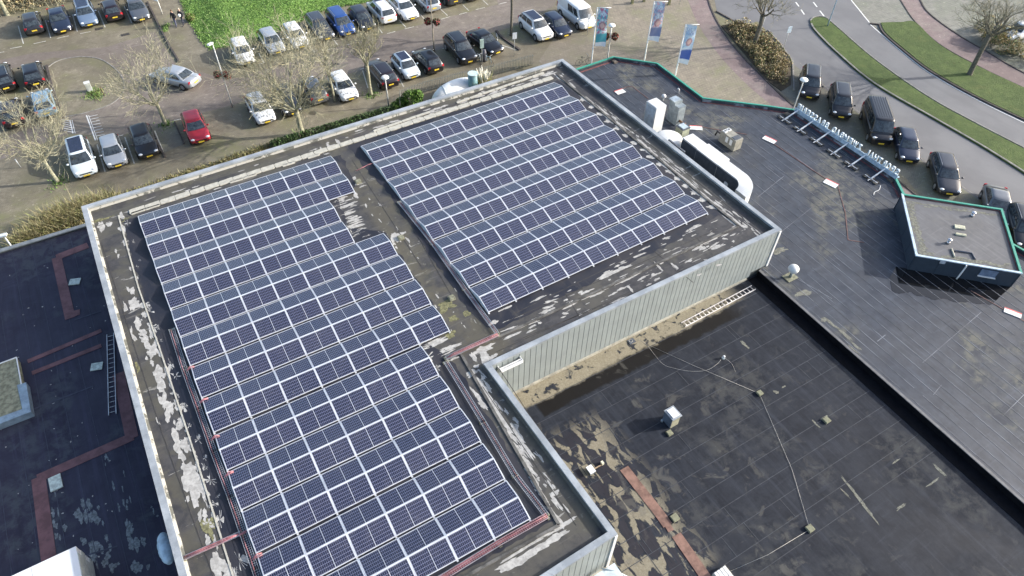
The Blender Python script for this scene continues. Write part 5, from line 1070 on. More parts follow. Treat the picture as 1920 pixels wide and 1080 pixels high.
def car(kind, colr, px, py, vis, head, label, group=None, glassroof=0, zpl=.4, plate=True):
    "px,py: pixel of the visible number plate; vis: f(ront) or r(ear); head: heading in degrees"
    parts, L, H, xb_, xc, wr = car_mesh(kind, colr); a = R(head); h = Vector((math.cos(a), math.sin(a), 0)); p = G(px, py, zpl); p.z = 0
    c = p-h*L/2 if vis == 'f' else p+h*L/2
    e = empty('parked_car' if 'driving' not in label else 'car', c, label, 'van' if kind == 'van' else 'car', group, a); e.location.z = .01
    for t in parts:
        if t[0] == 'number_plate' and not plate: continue
        o = inst(t[0], t[1], e, t[2])
        if len(t) > 3: inst('rim', t[3], o)
    if glassroof:
        b = MB(); n_ = 6
        L2 = (xb_-xc)
        b.bx(xb_-L2*(.02+glassroof/2), 0, H+.001, L2*glassroof, wr*1.5, .012)
        b.build('sunroof', M_glr, e, (0, 0, 0))
    return e
BH = -58.6
gA, gC, gD, gE = 'cars parked along the brown hedge', 'cars parked along the hall side row', 'cars parked against the lawn', 'cars parked along the curved road'
car('hatch', 'dark', 65, 58, 'r', BH+180, 'small dark grey hatchback parked tail out, leftmost beside the brown hedge', gA, plate=True, zpl=.6)
car('sedan', 'navy', 119, 59, 'f', BH, 'dark blue saloon with bright headlights, second from the left by the brown hedge', gA)
car('estate', 'silverblue', 169, 47, 'f', BH, 'silver blue estate car with glass roof, nose out by the brown hedge', gA, .88)
car('hatch', 'brownblack', 216, 33, 'r', BH+180, 'dark reddish hatchback parked tail out between two silver grey cars', gA, zpl=.6)
car('estate', 'midgrey', 267, 37, 'f', BH, 'grey car parked nose out right beside the black kerb line', gA)
car('estate', 'black', 12, 166, 'r', BH+184, 'black car cut by the left border, beside the paved island', zpl=.6)
car('hatch', 'black', 68, 158, 'r', BH+181, 'black hatchback with yellow plate beside the paved island', zpl=.6)
car('hatch', 'lightblue', 88, 213, 'r', BH+182, 'light blue hatchback half hidden behind the bare tree on the left', zpl=.6)
car('hatch', 'brownblack', 28, 232, 'r', BH+182, 'dark red brown car mostly hidden behind the leftmost bare tree', zpl=.6)
car('sedan', 'silver', 368, 153, 'r', 160.5, 'silver saloon driving through the lane behind the bare tree', zpl=.62)
car('mpv', 'coolwhite', 163, 329, 'f', BH, 'large pale silver people carrier with dark glass roof, beside the leftmost bare tree', gC, .88)
car('small', 'silver', 222, 311, 'f', BH, 'small silver grey hatchback between the pale people carrier and a black car', gC)
car('hatch', 'black', 281, 293, 'f', BH, 'black hatchback nose out with yellow plate, hall side row left of the red car', gC)
car('hatch', 'red', 378, 266, 'f', BH-2, 'bright red hatchback, the only red car on the car park', gC)
car('hatch', 'white_spotted', 502, 229, 'f', BH, 'white hatchback speckled with dark droppings left of the big bare tree', gC)
car('hatch', 'dark', 552, 213, 'f', BH, 'dark car right behind the trunk of the big bare tree', gC)
car('hatch', 'midgrey', 601, 188, 'r', BH+180, 'grey car with red tail light, half hidden right of the big tree trunk', gC, zpl=.6)
car('hatch', 'white_spotted', 659, 186, 'f', BH, 'white speckled car between the big bare tree and the slim pale trunk', gC)
car('estate', 'brownblack', 734, 159, 'r', BH+180, 'dark plum estate with silver roof rails, tail out beside the slim tree', gC, zpl=.6)
car('small', 'coolwhite', 776, 145, 'f', BH, 'small white car with black glass roof, nose out near the picket fence', gC, .88)
car('hatch', 'black', 819, 131, 'r', BH+180, 'black hatchback tail out behind the white inflatable cover', gC, zpl=.6)
car('suv', 'black', 882, 116, 'f', BH-2, 'black SUV nose out left of the pampas grass', gC)
car('coupe', 'black', 934, 99, 'f', BH+6, 'low black car with long bonnet parked right of the black SUV', gC)
car('suv', 'white', 1026, 73, 'f', BH-1, 'white crossover with black glass roof at the plaza corner', gC, .88)
car('hatch', 'navy', 1062, 67, 'f', BH-1, 'dark blue hatchback between the white crossover and the white van', gC)
car('van', 'white', 1106, 50, 'f', BH-1, 'white van parked beside the first flag pole', gC, zpl=.5)
car('hatch', 'white_spotted', 464, 119, 'f', BH-4, 'white speckled car at the lawn corner, leftmost in its row', gD)
car('hatch', 'silver', 522, 99, 'f', BH, 'silver car behind tree branches, second along the lawn', gD)
car('hatch', 'white', 567, 88, 'f', BH, 'white bonneted car behind the twigs, third along the lawn', gD)
car('estate', 'graphite', 615, 73, 'f', BH, 'dark grey estate left of the bright blue car', gD)
car('mpv', 'blue', 654, 64, 'f', BH, 'bright blue people carrier parked against the lawn', gD)
car('hatch', 'dark', 693, 54, 'f', BH, 'dark car hidden behind the slim tree crown, right of the blue one', gD)
car('mpv', 'white', 731, 36, 'r', BH+180, 'white people carrier tail out with small roof hatch, along the lawn', gD, .2, zpl=.7)
car('sedan', 'white', 774, 35, 'f', BH, 'white saloon nose out beside the white people carrier', gD)
car('hatch', 'silver', 815, 16, 'r', BH+180, 'silver hatchback tail out behind the tall lamp', gD, zpl=.6)
car('suv', 'graphite', 855, 3, 'r', BH+180, 'dark SUV at the top edge of the photo, right of the silver hatchback', gD, zpl=.6)
car('hatch', 'white', 893, -6, 'r', BH+180, 'white car barely showing at the top edge, end of the lawn row', gD, zpl=.6)
car('mpv', 'black', 1517, 183, 'f', -106, 'dark car with pale windscreen edges, farthest of the row on the curved road', gE)
car('mpv', 'black', 1577, 220, 'f', -103, 'dark people carrier second in the row along the curved road', gE)
car('van', 'black', 1652, 270, 'f', -98, 'long black van with ribbed roof on the curved road', gE)
car('hatch', 'navy', 1705, 303, 'f', -100, 'dark blue hatchback right of the ribbed black van', gE)
car('estate', 'dark', 1780, 364, 'f', -101, 'dark car with silver window trim just above the annex', gE)
car('coupe', 'midgrey', 1873, 424, 'f', -108, 'grey coupe half hidden behind the annex rim', gE)
car('suv', 'black', 1925, 470, 'f', -104, 'black car cut by the right border next to the annex', gE)
car('hatch', 'white', 1886, 66, 'f', 205, 'white car behind the bare tree at the upper right border', zpl=.6)
# ================================================================== TREES
M_bark = P('bark_light', (.31, .30, .205), .9, var=.3, scl=6); M_barkd = P('bark_dark', (.12, .11, .085), .9, var=.3, scl=6); M_twig = P('twigs_light', (.36, .34, .23), .85, var=.3, scl=4); M_twigd = P('twigs_dark', (.27, .25, .17), .9, var=.3, scl=4)
def tree(px, py, hgt_, crown, fork, r0, label, seed, lean=(0, 0), dens=1., light=True, upright=.3, zb=0, mound=True, nlimb=6, tw=.0108):
    rnd = random.Random(seed); base = G(px, py, zb); e = empty('bare_tree', base, label, 'tree', None)
    mt, mw = (M_bark, M_twig) if light else (M_barkd, M_twigd)
    b = MB(); top = base+Vector((lean[0]*fork, lean[1]*fork, fork)); pts = [base-Vector((0, 0, .1)), base+Vector((0, 0, .15)), base.lerp(top, .35)+Vector((rnd.uniform(-.04, .04), rnd.uniform(-.04, .04), 0)), base.lerp(top, .7)+Vector((rnd.uniform(-.05, .05), 0, 0)), top]
    b.tube(pts, [r0*1.5, r0*1.1, r0, r0*.92, r0*1.05], 10); b.build('trunk', mt, e)
    lb = MB(); tb = MB()
    def grow(p, d, L, r, lev):
        n_ = 3 if lev < 3 else 2; q = [p]; dd_ = d.normalized(); rs = [r]
        for k in range(n_):
            dd_ = (dd_+Vector((rnd.gauss(0, .13), rnd.gauss(0, .13), rnd.gauss(.03, .09)))).normalized(); q.append(q[-1]+dd_*L/n_); rs.append(max(tw*.7, r*(1-.45*(k+1)/n_)))
        (lb if lev < 2 else tb).tube(q, rs, 7 if lev < 1 else (5 if lev < 2 else 3), lev < 2, False)
        if lev >= 4: return
        m_ = [4, 4, 4, 3][lev]; m_ = max(2, round(m_*dens))
        for k in range(m_):
            t = rnd.uniform(.25, 1.) if k else 1.; i = min(n_-1, int(t*n_)); pp = q[i].lerp(q[i+1], t*n_-i); rr = lerp(rs[i], rs[i+1], t*n_-i)
            ax_ = Vector((rnd.gauss(0, 1), rnd.gauss(0, 1), rnd.gauss(0, 1))).cross(dd_).normalized(); an = rnd.uniform(.3, 1.0)
            nd = (dd_*math.cos(an)+ax_*math.sin(an)+Vector((0, 0, upright*.35))).normalized(); grow(pp, nd, L*rnd.uniform(.50, .80), max(tw, rr*rnd.uniform(.5, .68)), lev+1)
    for k in range(nlimb):
        t = 2*math.pi*(k+rnd.uniform(-.3, .3))/nlimb; out = crown*rnd.uniform(.4, .75); up = (hgt_-fork)*rnd.uniform(.42, .62)
        d = Vector((math.cos(t)*out, math.sin(t)*out, up)); L = d.length
        grow(top-Vector((0, 0, rnd.uniform(0, .25))), d, L*.78, r0*rnd.uniform(.42, .6), 0)
    o = lb.build('limbs', mt, e); o = tb.build('twigs', mw, e); o['kind'] = 'stuff'
    if mound:
        g_ = MB()
        for k in range(160):
            a = rnd.uniform(0, 6.28); r_ = abs(rnd.gauss(0, .45)); x, y = base.x+math.cos(a)*r_, base.y+math.sin(a)*r_; s_ = .05; q_ = rnd.uniform(.06, .22); w_ = rnd.uniform(0, 6.28)
            g_.k = rnd.choice((0, 1, 2)); g_.add([(x-math.cos(w_)*s_, y-math.sin(w_)*s_, 0), (x+math.cos(w_)*s_, y+math.sin(w_)*s_, 0), (x+rnd.uniform(-.1, .1), y+rnd.uniform(-.1, .1), q_)], [(0, 1, 2)])
        o = g_.build('grass_clump', GM); tag(o, 'grass clump round the foot of the '+label, 'grass', kind='stuff')
    return e
tree(108, 341, 6.2, 3.4, 2.1, .15, 'pale bare spreading tree at the left border by the pale people carrier', 3, (-.06, .0), dens=1.05, nlimb=7)
tree(310, 233, 6.2, 3.2, 2.0, .15, 'bare spreading tree in front of the silver driving saloon', 5, (-.03, .02), nlimb=7)
tree(567, 252, 8.2, 4.3, 2.3, .21, 'large bare tree with many twigs against the hall edge', 11, (-.05, .03), dens=1.15, nlimb=8)
tree(628, 190, 6.5, 2.2, 2.4, .10, 'second slimmer bare tree merging with the large crown', 12, (-.03, 0), nlimb=4, mound=False)
tree(696, 178, 6.6, 1.8, 2.9, .14, 'slim pale trunked tree with narrow brushlike crown', 21, (-.0, 0), upright=1.3, nlimb=6)
tree(958, 66, 7.5, 3, 4.6, .13, 'dark trunked bare tree in a paved square at the top edge', 23, (0, 0), light=False, nlimb=5, mound=False)
tree(1414, 84, 7.0, 2.7, 3.0, .20, 'dark bare tree rising from the brown shrub bed', 27, (.0, 0), light=False, nlimb=6, mound=False)
tree(1817, 140, 8.0, 3.8, 4.0, .22, 'dark leaning bare tree on the right grass verge', 31, (.0, .05), light=False, nlimb=7, mound=False)
tree(14, 28, 7, 3, 3.4, .22, 'pale trunk at the upper left border rising from the brown hedge', 41, light=True, nlimb=5, mound=False)
# ================================================================== SHRUBS, HEDGES, GRASSES
def leafmass(b, pts, n, size, mats, rnd):
    for k in range(n):
        c, rx, ry, rz, wgt = rnd.choices(pts, [q[4] for q in pts])[0]
        v = Vector((rnd.gauss(0, 1), rnd.gauss(0, 1), rnd.gauss(0, 1))).normalized()*rnd.uniform(.45, 1.)**.5
        p = Vector((c[0]+v.x*rx, c[1]+v.y*ry, max(.02, c[2]+v.z*rz))); a = Vector((rnd.gauss(0, 1), rnd.gauss(0, 1), rnd.gauss(0, 1))).normalized(); s = size*rnd.uniform(.5, 1.4); t_ = a.cross(Vector((rnd.random(), rnd.random(), 1))).normalized()
        b.k = rnd.randrange(mats); b.add([p-a*s, p+t_*s*.5, p+a*s, p-t_*s*.5], [(0, 1, 2, 3)])
LV = lambda nme, c: [P(nme+'_a', c, .7, var=.3), P(nme+'_b', tuple(x*1.6 for x in c), .7, var=.3), P(nme+'_c', tuple(x*.55 for x in c), .8, var=.3)]
def shrub(name, lab, cat, blobs, n, size, mats, seed=1, stems=None, kind=None):
    rnd = random.Random(seed); c0 = Vector(blobs[0][0]); e = empty(name, (c0.x, c0.y, 0), lab, cat)
    b = MB(); leafmass(b, blobs, n, size, len(mats), rnd); b.build('foliage', mats, e)['kind'] = 'stuff'
    b = MB()
    for q in blobs[:40]:
        for k in range(3): b.tube([(q[0][0]+rnd.uniform(-.1, .1), q[0][1]+rnd.uniform(-.1, .1), 0), (q[0][0]+rnd.uniform(-.5, .5)*q[1], q[0][1]+rnd.uniform(-.5, .5)*q[2], q[0][2]+q[3]*.4)], [.02, .008], 4)
    b.build('stems', M_barkd, e)['kind'] = 'stuff'; return e
LVg = LV('hedge_leaf', (.045, .085, .022)); LVb = LV('bush_leaf', (.10, .19, .03)); LVbr = LV('brown_leaf', (.27, .21, .12)); LVo = LV('straw_leaf', (.30, .25, .12)); LVm = [LVbr[0], LVbr[1], LVg[1], LVo[0], LVo[1], LVbr[2]]
bl = []
for k in range(44):
    t = k/43; p = G(lerp(515, 752, t), lerp(270, 201, t), .4); bl.append(((p.x, p.y, .4), .42, .42, .45, 1))
shrub('hedge', 'dark green low hedge along the hall wall below the big bare tree', 'hedge', bl, 9000, .085, LVg, 2)
p = G(772, 186, .9); shrub('green_bush', 'bright green round bush beside the picket fence', 'bush', [((p.x, p.y, .9), .95, .75, .85, 2), ((p.x-.8, p.y-.2, .6), .6, .5, .6, 1), ((p.x+.4, p.y+.2, 1.2), .6, .5, .5, 1)], 3200, .10, LVb, 3)
p = G(743, 200, .5); shrub('green_bush', 'small yellow green bush left of the round bush', 'bush', [((p.x, p.y, .5), .55, .45, .5, 1)], 900, .09, LVb, 4)
p = G(356, 32, .4); shrub('green_bush', 'small pale green tuft bush at the lawn edge beside the two people', 'bush', [((p.x, p.y, .4), .5, .45, .45, 1)], 600, .09, [LVo[0], LVb[1], LVb[0]], 5)
bl = []
for k in range(70):
    x = random.uniform(-60, 300); y = lerp(24, -32, (x+60)/360)-random.uniform(0, 34); p = G(x, y, .6); bl.append(((p.x, p.y, random.uniform(.4, 1.0)), 1.1, 1.1, .8, 1))
e = shrub('brown_hedge', 'wide leafless brown hedge behind the upper left cars', 'hedge', bl, 9000, .13, [LVbr[0], LVbr[1], LVo[0], LVbr[2], LVo[1]], 6)
rnd = random.Random(8); b = MB()
for k in range(900):
    q = rnd.choice(bl)[0]; b.tube([(q[0]+rnd.uniform(-1, 1), q[1]+rnd.uniform(-1, 1), .05), (q[0]+rnd.uniform(-1.6, 1.6), q[1]+rnd.uniform(-1.6, 1.6), rnd.uniform(.9, 2.0))], [.02, .01], 3, False, False)
b.build('twigs', M_twig, e)['kind'] = 'stuff'
# brown shrub bed beside the road
bp = pxpoly([(1360, 52), (1380, 46), (1403, 49), (1436, 68), (1464, 102), (1476, 120), (1474, 154), (1462, 162), (1442, 148), (1405, 106)]); xs = [p.x for p in bp]; ys = [p.y for p in bp]; bl = []
def inpoly(x, y, q):
    c = False
    for i in range(len(q)):
        a, d_ = q[i], q[i-1]
        if (a.y > y) != (d_.y > y) and x < (d_.x-a.x)*(y-a.y)/(d_.y-a.y)+a.x: c = not c
    return c
while len(bl) < 130:
    x, y = random.uniform(min(xs), max(xs)), random.uniform(min(ys), max(ys))
    if inpoly(x, y, bp): bl.append(((x, y, random.uniform(.25, .5)), .5, .5, .38, 1))
shrub('shrub_bed', 'brown and green low shrubs filling the bed between cycle path and road', 'shrubs', bl, 14000, .085, LVm, 9)
bl = [((p.x+random.uniform(-.8, .8), p.y+random.uniform(-.6, .6), random.uniform(.4, 1.1)), .7, .7, .6, 1) for p in [G(x, y, .5) for x, y in [(1840, 62), (1852, 72), (1865, 80), (1880, 85), (1895, 92), (1910, 96), (1925, 105), (1850, 50), (1870, 60), (1890, 70)] for _ in (0, 1)]]
shrub('roadside_bush', 'dense olive bush behind the leaning tree at the upper right', 'bush', bl, 6000, .09, [LVo[0], LVg[1], LVo[1], LVbr[1]], 10)
# ornamental brown grass left of the hall corner
def blades(name, lab, cat, spots, n, h, mats, seed, w_=.03, spread=.35):
    rnd = random.Random(seed); b = MB()
    for k in range(n):
        p, s_, hh = rnd.choice(spots); x = p.x+rnd.gauss(0, s_); y = p.y+rnd.gauss(0, s_); q = h*hh*rnd.uniform(.6, 1.2); a = rnd.uniform(0, 6.28); lx, ly = rnd.gauss(0, spread)*q, rnd.gauss(0, spread)*q
        dx, dy = math.cos(a)*w_, math.sin(a)*w_; b.k = rnd.randrange(len(mats))
        b.add([(x-dx, y-dy, 0), (x+dx, y+dy, 0), (x+lx*.5+dx*.8, y+ly*.5+dy*.8, q*.65), (x+lx*.5-dx*.8, y+ly*.5-dy*.8, q*.65), (x+lx*1.15, y+ly*1.15, q)], [(0, 1, 2, 3), (3, 2, 4)])
    return tag(b.build(name, mats), lab, cat, kind='stuff')
LVgr = [P('dry_grass_a', (.27, .235, .115), .8, var=.3), P('dry_grass_b', (.36, .32, .18), .8, var=.3), P('dry_grass_c', (.17, .14, .06), .8, var=.3), P('dry_grass_d', (.25, .26, .10), .8, var=.3)]
sp = []
for k in range(40):
    t = k/39; sp.append((G(lerp(50, 215, t), lerp(468, 392, t)-random.uniform(-4, 22)*math.sin(math.pi*min(1, t*1.1)), 0), .35, 1.))
blades('ornamental_grass', 'tall straw coloured ornamental grasses left of the hall corner', 'grass', sp, 9000, 1.25, LVgr, 4)
sp = []
for k in range(60):
    t = k/59; sp.append((G(lerp(190, 520, t), lerp(385, 272, t), 0), .22, random.uniform(.5, 1)))
blades('dry_weeds', 'thin strip of orange dry weeds along the hall north wall', 'weeds', sp, 3500, .45, LVgr, 5)
p = G(907, 172, 0); sp = [(p, .28, 1)]; e = blades('pampas_grass', 'white plumed pampas grass beside the teal cylinder', 'grass', sp, 500, 1.5, [LVgr[0], LVgr[3]], 6, .02)
rnd = random.Random(4); b = MB()
for k in range(38):
    a = rnd.uniform(0, 6.28); r_ = rnd.uniform(.2, .8); q = Vector((p.x+math.cos(a)*.15, p.y+math.sin(a)*.15, .3)); t_ = Vector((p.x+math.cos(a)*r_, p.y+math.sin(a)*r_, rnd.uniform(1.6, 2.4))); b.tube([q, q.lerp(t_, .6), q.lerp(t_, .8), t_], [.008, .012, .06, .015], 5)
tag(b.build('pampas_plumes', P('plume_white', (.75, .72, .6), .8), None), 'creamy upright plumes of the pampas grass', 'grass', kind='stuff')
sp = [(G(x, y, 0), .35, 1) for x, y in [(172, 178), (182, 172), (182, 181)]]; blades('island_grass', 'yellow green grass tuft round the cabinet on the paved island', 'grass', sp, 420, .2, GM+[LVgr[3]], 7)
blades('island_grass', 'weedy tuft under the lamp on the footpath kerb', 'grass', [(G(312, 50, 0), .2, 1), (G(309, 57, 0), .2, .7)], 180, .25, GM, 8)
# ================================================================== STREET FURNITURE
M_pole = P('lamp_pole', (.50, .51, .50), .5, .3); M_poled = P('dark_pole', (.12, .14, .13), .6, .2); M_lw = P('lamp_white', (.80, .82, .80), .35, var=.04)
M_flo = [P('basket_green', (.05, .08, .03), .8, var=.3), P('basket_red', (.35, .04, .04), .7, var=.4), P('basket_brown', (.12, .06, .04), .9)]
def baskets(p, z, e, seed):
    rnd = random.Random(seed)
    for sg_ in (-1, 1):
        b = MB(); c = (p.x+sg_*.42, p.y, z); leafmass(b, [(c, .34, .34, .36, 1)], 260, .11, 3, rnd); b.tube([(p.x, p.y, z+.25), (p.x+sg_*.42, p.y, z+.28)], .015, 4); b.build('flower_basket', M_flo, e)
def lamp_post(base, z, label, head, zb=0, bask=None, m=M_pole, seed=1, r_=.055, arm=None):
    p = G(*base, zb); p.z = 0; e = empty('street_lamp', p, label, 'street lamp'); b = MB(); b.tube([(p.x, p.y, 0), (p.x, p.y, .9), (p.x, p.y, z)], [r_*1.4, r_*1.1, r_*.8], 8); b.build('pole', m, e)
    b = MB()
    if head == 'disc': b.tube([(p.x, p.y, z), (p.x, p.y, z+.14)], [.12, .16], 10); b.build('lamp_body', M_grp, e); b = MB(); b.ball((p.x, p.y, z+.16), .34, .34, .17, 18, 6, z0=0); b.ball((p.x, p.y, z+.17), .34, .34, -.06, 18, 4, z0=0); b.build('lamp_shade', M_lw, e)
    else: b.bar((p.x, p.y, z), (p.x+head[0], p.y+head[1], z+.12), .22, .12); b.build('lamp_head', M_lw, e)
    if bask: baskets(p, bask, e, seed)
    return e
lamp_post((436, 200), 6.0, 'tall pale lamp post with two red flower baskets beside the red car', (-.1, -.6), bask=3.1, seed=2)
zt = 2.75; lamp_post((729, 200), 2.7, 'low lamp with white disc shade between the speckled car and the picket fence', 'disc')
lamp_post((814, 96), 6.3, 'tall thin lamp post with two flower baskets behind the black hatchback', (.1, -.6), bask=3.0, seed=3, m=P('brown_pole', (.28, .24, .18), .6))
lamp_post((1147, 49), 3.6, 'plaza lamp with white disc shade and flower baskets near the flags', 'disc', zb=3.7, bask=2.7, seed=5)
lamp_post((1507, 151), 4.1, 'lamp with white disc shade next to the BRASSERIE end of the letters', 'disc', zb=4.2)
lamp_post((1551, 50), 8.0, 'tall bluish lamp pole standing on the grass island at the top edge', (.8, 0), m=P('blue_pole', (.32, .42, .5), .5, .3))
def signpost(base, z, w_, h_, label, m=M_lw, lean=0., n_=1, az=-70, zb=0, back=None):
    p = G(*base, zb); p.z = 0; e = empty('traffic_sign', p, label, 'sign'); b = MB(); b.tube([(p.x, p.y, 0), (p.x+lean, p.y, z)], .032, 6); b.build('pole', M_pole, e); a = R(az); xx = Vector((-math.sin(a), math.cos(a), 0)); yy = Vector((math.cos(a), math.sin(a), 0))
    for k in range(n_): b = MB(); b.box((p.x+lean+yy.x*.05, p.y+yy.y*.05, z-h_/2-k*(h_+.05)), xx, yy, (0, 0, 1), w_, .03, h_); b.build('sign_panel', m if k == 0 or back is None else back, e)
    return e
signpost((964, 105), 2.4, .42, .62, 'parking sign with pale panel right of the low black car', P('pale_sign', (.62, .66, .7), .5))
signpost((904, 121), 2.6, .36, .9, 'tall pale green sign behind the pampas grass', P('pale_green_sign', (.42, .55, .5), .5))
signpost((1465, 102), 2.9, .42, .62, 'twin panelled pale road sign at the shrub bed', P('pale_blue_sign', (.55, .65, .72), .4)); 
signpost((1417, 85), 3.6, .5, .5, 'leaning white stake with a round faced sign beside the dark bare tree', P('sign_back', (.5, .52, .56), .5), lean=.15)
signpost((1101, 66), 2.2, .30, .5, 'thin post with pale panel in front of the white van', P('pale_sign', ()))
signpost((1274, 8), 2.6, .5, .5, 'post with blue tinted panel at the top edge of the plaza', P('pale_blue_sign', ()))
p = G(305, 27, 0); e = empty('finger_post', p, 'white finger post sign above the two people', 'sign'); b = MB(); b.tube([p, p+Vector((0, 0, 1.75))], .04, 6); b.build('pole', M_lw, e)
for k, (dz, a) in enumerate([(1.62, .2), (1.42, 2.6)]): b = MB(); d = Vector((math.cos(a), math.sin(a), 0)); q = p+Vector((0, 0, dz)); b.box(q+d*.35, d, Vector((-d.y, d.x, 0)), zv, .7, .03, .17); b.tube([q+d*.68, q+d*.86], [.1, .005], 4); b.build('finger_board', M_lw, e)
for x, y, h_, lab in [(1185, 7, .9, 'short mossy timber post at the top of the plaza, left one'), (1207, 3, .9, 'short mossy timber post at the top of the plaza, middle one'), (1254, 9, .6, 'low mossy timber post at the top of the plaza, rightmost')]:
    p = G(x, y, 0); b = MB(); b.bx(p.x, p.y, h_/2, .24, .24, h_, .3); b.bx(p.x, p.y, h_+.01, .2, .2, .03, .3); tag(b.build('bollard', P('mossy_timber', (.2, .2, .11), .9, var=.3)), lab, 'bollard')
p = G(170, 171, 0); e = empty('utility_cabinet', p, 'small pale utility cabinet on the paved island', 'cabinet'); b = MB(); b.box(p+Vector((0, 0, .42)), U, V, zv, .42, .34, .84); b.build('body', P('pale_cabinet', (.55, .58, .52), .6), e); b = MB(); b.box(p+Vector((0, 0, .87)), U, V, zv, .48, .40, .05); b.build('lid', M_whp, e); b = MB(); b.box(p+V*.172+Vector((0, 0, .42)), U, V, zv, .34, .01, .68); b.build('door', P('pale_door', (.48, .5, .46), .6), e)
p = G(196, 180, 0); b = MB(); b.tube([p, p+Vector((0, .0, .9))], .035, 6); b.box(p+Vector((0, 0, .9)), U, V, zv, .1, .1, .03); tag(b.build('marker_stake', P('rusty_stake', (.18, .12, .07), .8)), 'thin rusty stake right of the utility cabinet', 'stake')
p = G(39, 314, 0); b = MB(); b.tube([p, p+Vector((-.05, .0, .75))], .04, 6); b.cyl(p+Vector((-.05, 0, .75)), .05, .04, 8); tag(b.build('marker_stake', M_pole), 'small white marker stake left of the leftmost bare tree', 'stake')
q = G(3, 455, 0); e = empty('street_lamp', (q.x-.8, q.y, 0), 'white lamp head poking in at the left border above the west roof', 'street lamp'); b = MB(); p = G(4, 442, 3.6); b.tube([(p.x+.35, p.y-.2, 0), (p.x+.2, p.y-.1, 3.55)], .05, 6); b.build('pole', M_pole, e); b = MB(); b.bar((p.x-.25, p.y-.1, 3.6), (p.x+.3, p.y+.05, 3.68), .26, .1); b.build('lamp_head', M_lw, e)
# picket fence
M_fen = P('fence_steel', (.16, .17, .15), .6, .2); e = empty('picket_fence', G(752, 196, 0), 'low steel picket fence along the pool garden', 'fence')
fp_ = [G(752, 212, 0), G(752, 190, 0), G(800, 172, 0), G(862, 156, 0), G(905, 147, 0), G(1000, 122, 0)]
b = MB(); b.tube([(0, 0, 0), (0, 0, 1.15)], .024, 5); mpk = b.mesh('picket', M_fen); rl_ = MB()
for i in range(len(fp_)-1):
    a, c = fp_[i], fp_[i+1]; L = (c-a).length; k = int(L/.16)
    for j in range(k): inst('picket', mpk, e, a.lerp(c, j/k), None, True)
    for z_ in (.2, 1.0): rl_.bar(a+zv*z_, c+zv*z_, .03, .03)
rl_.build('fence_rail', M_fen, e)
# white tarpaulin dome with teal marks, teal cylinder
p = G(858, 178, .0); e = empty('covered_slide', p, 'large white rounded cover with turquoise marks behind the hall edge', 'cover'); b = MB(); b.ball((0, 0, 0), 2.6, 1.0, 1.5, 32, 10, z0=0); o = b.build('cover', P('white_tarp', (.80, .83, .82), .5, var=.04), e, (0, 0, 0)); e.rotation_euler.z = TH+.02
b = MB(); 
for k in (-.55, .5): b.tube([(k*2.6, math.cos(t)*.98*math.sqrt(1-k*k), math.sin(t)*1.53*math.sqrt(1-k*k)) for t in np.linspace(.05, 3.09, 14)], .03, 5)
b.build('seam_band', P('seam_grey', (.5, .56, .58), .6), e, (0, 0, 0)); b = MB(); b.ball((-1.15, -.62, .72), .22, .1, .2, 10, 6); b.ball((-1.75, -.42, .3), .18, .1, .16, 10, 6); b.build('turquoise_mark', P('turquoise', (.10, .55, .60), .5), e, (0, 0, 0))
p = G(887, 163, .8); e = empty('teal_cylinder', (p.x, p.y, 0), 'upright grey teal drum next to the white cover', 'drum'); b = MB(); b.tube([(p.x, p.y, 0), (p.x, p.y, 2.1)], [.42, .42], 20); b.build('drum', P('teal_drum', (.16, .30, .32), .5), e); b = MB(); b.tube([(p.x, p.y, 2.1), (p.x, p.y, 2.16)], [.45, .45], 20); b.build('rim', P('pale_teal', (.5, .62, .62), .4), e)
# bicycle leaning by the low black car
def bicycle(pos, az, lab, m):
    e = empty('bicycle', pos, lab, 'bicycle', None, az); 
    for sx in (-.52, .52):
        b = MB(); pts = [(math.cos(t)*.33, 0, math.sin(t)*.33) for t in np.linspace(0, 2*math.pi, 19)]; b.tube(pts, .018, 5, cap=False)
        for k in range(8): t = k*math.pi/4; b.tube([(0, 0, 0), (math.cos(t)*.32, 0, math.sin(t)*.32)], .004, 3)
        b.build('wheel', M_bk, e, (sx, 0, .34))
    b = MB()
    for a, c in [((-.52, 0, .34), (-.12, 0, .28)), ((-.12, 0, .28), (-.22, 0, .82)), ((-.52, 0, .34), (-.2, 0, .75)), ((-.12, 0, .28), (.34, 0, .78)), ((-.2, 0, .76), (.34, 0, .84)), ((.52, 0, .34), (.33, 0, .98))]: b.tube([a, c], .018, 6)
    b.build('frame', m, e, (0, 0, 0)); b = MB(); b.tube([(.33, -.28, 1.02), (.36, 0, .99), (.33, .28, 1.02)], .014, 5); b.build('handlebar', M_rim, e, (0, 0, 0)); b = MB(); b.ball((-.24, 0, .88), .13, .07, .04, 8, 5); b.build('saddle', M_bk, e, (0, 0, 0))
bicycle(G(915, 120, 0), R(-50), 'bicycle with pale blue parts beside the low black car', P('pale_blue_metal', (.35, .5, .56), .4, .3)); bicycle(G(897, 116, 0), R(-62), 'white framed bicycle between the two black cars', M_lw); bicycle(G(1094, 122, 0), R(20), 'dark bicycle standing behind the first flag pole', M_poled)
p = G(908, 100, .8); b = MB(); b.tube([(p.x, p.y, 0), (p.x, p.y, .9), (p.x, p.y, 1.1)], [.2, .2, .14], 12); b.ball((p.x, p.y, 1.1), .17, .17, .1, 12, 4, z0=0); tag(b.build('waste_bin', P('grey_bin', (.12, .12, .14), .6)), 'grey waste bin with rounded lid by the bicycles', 'bin')
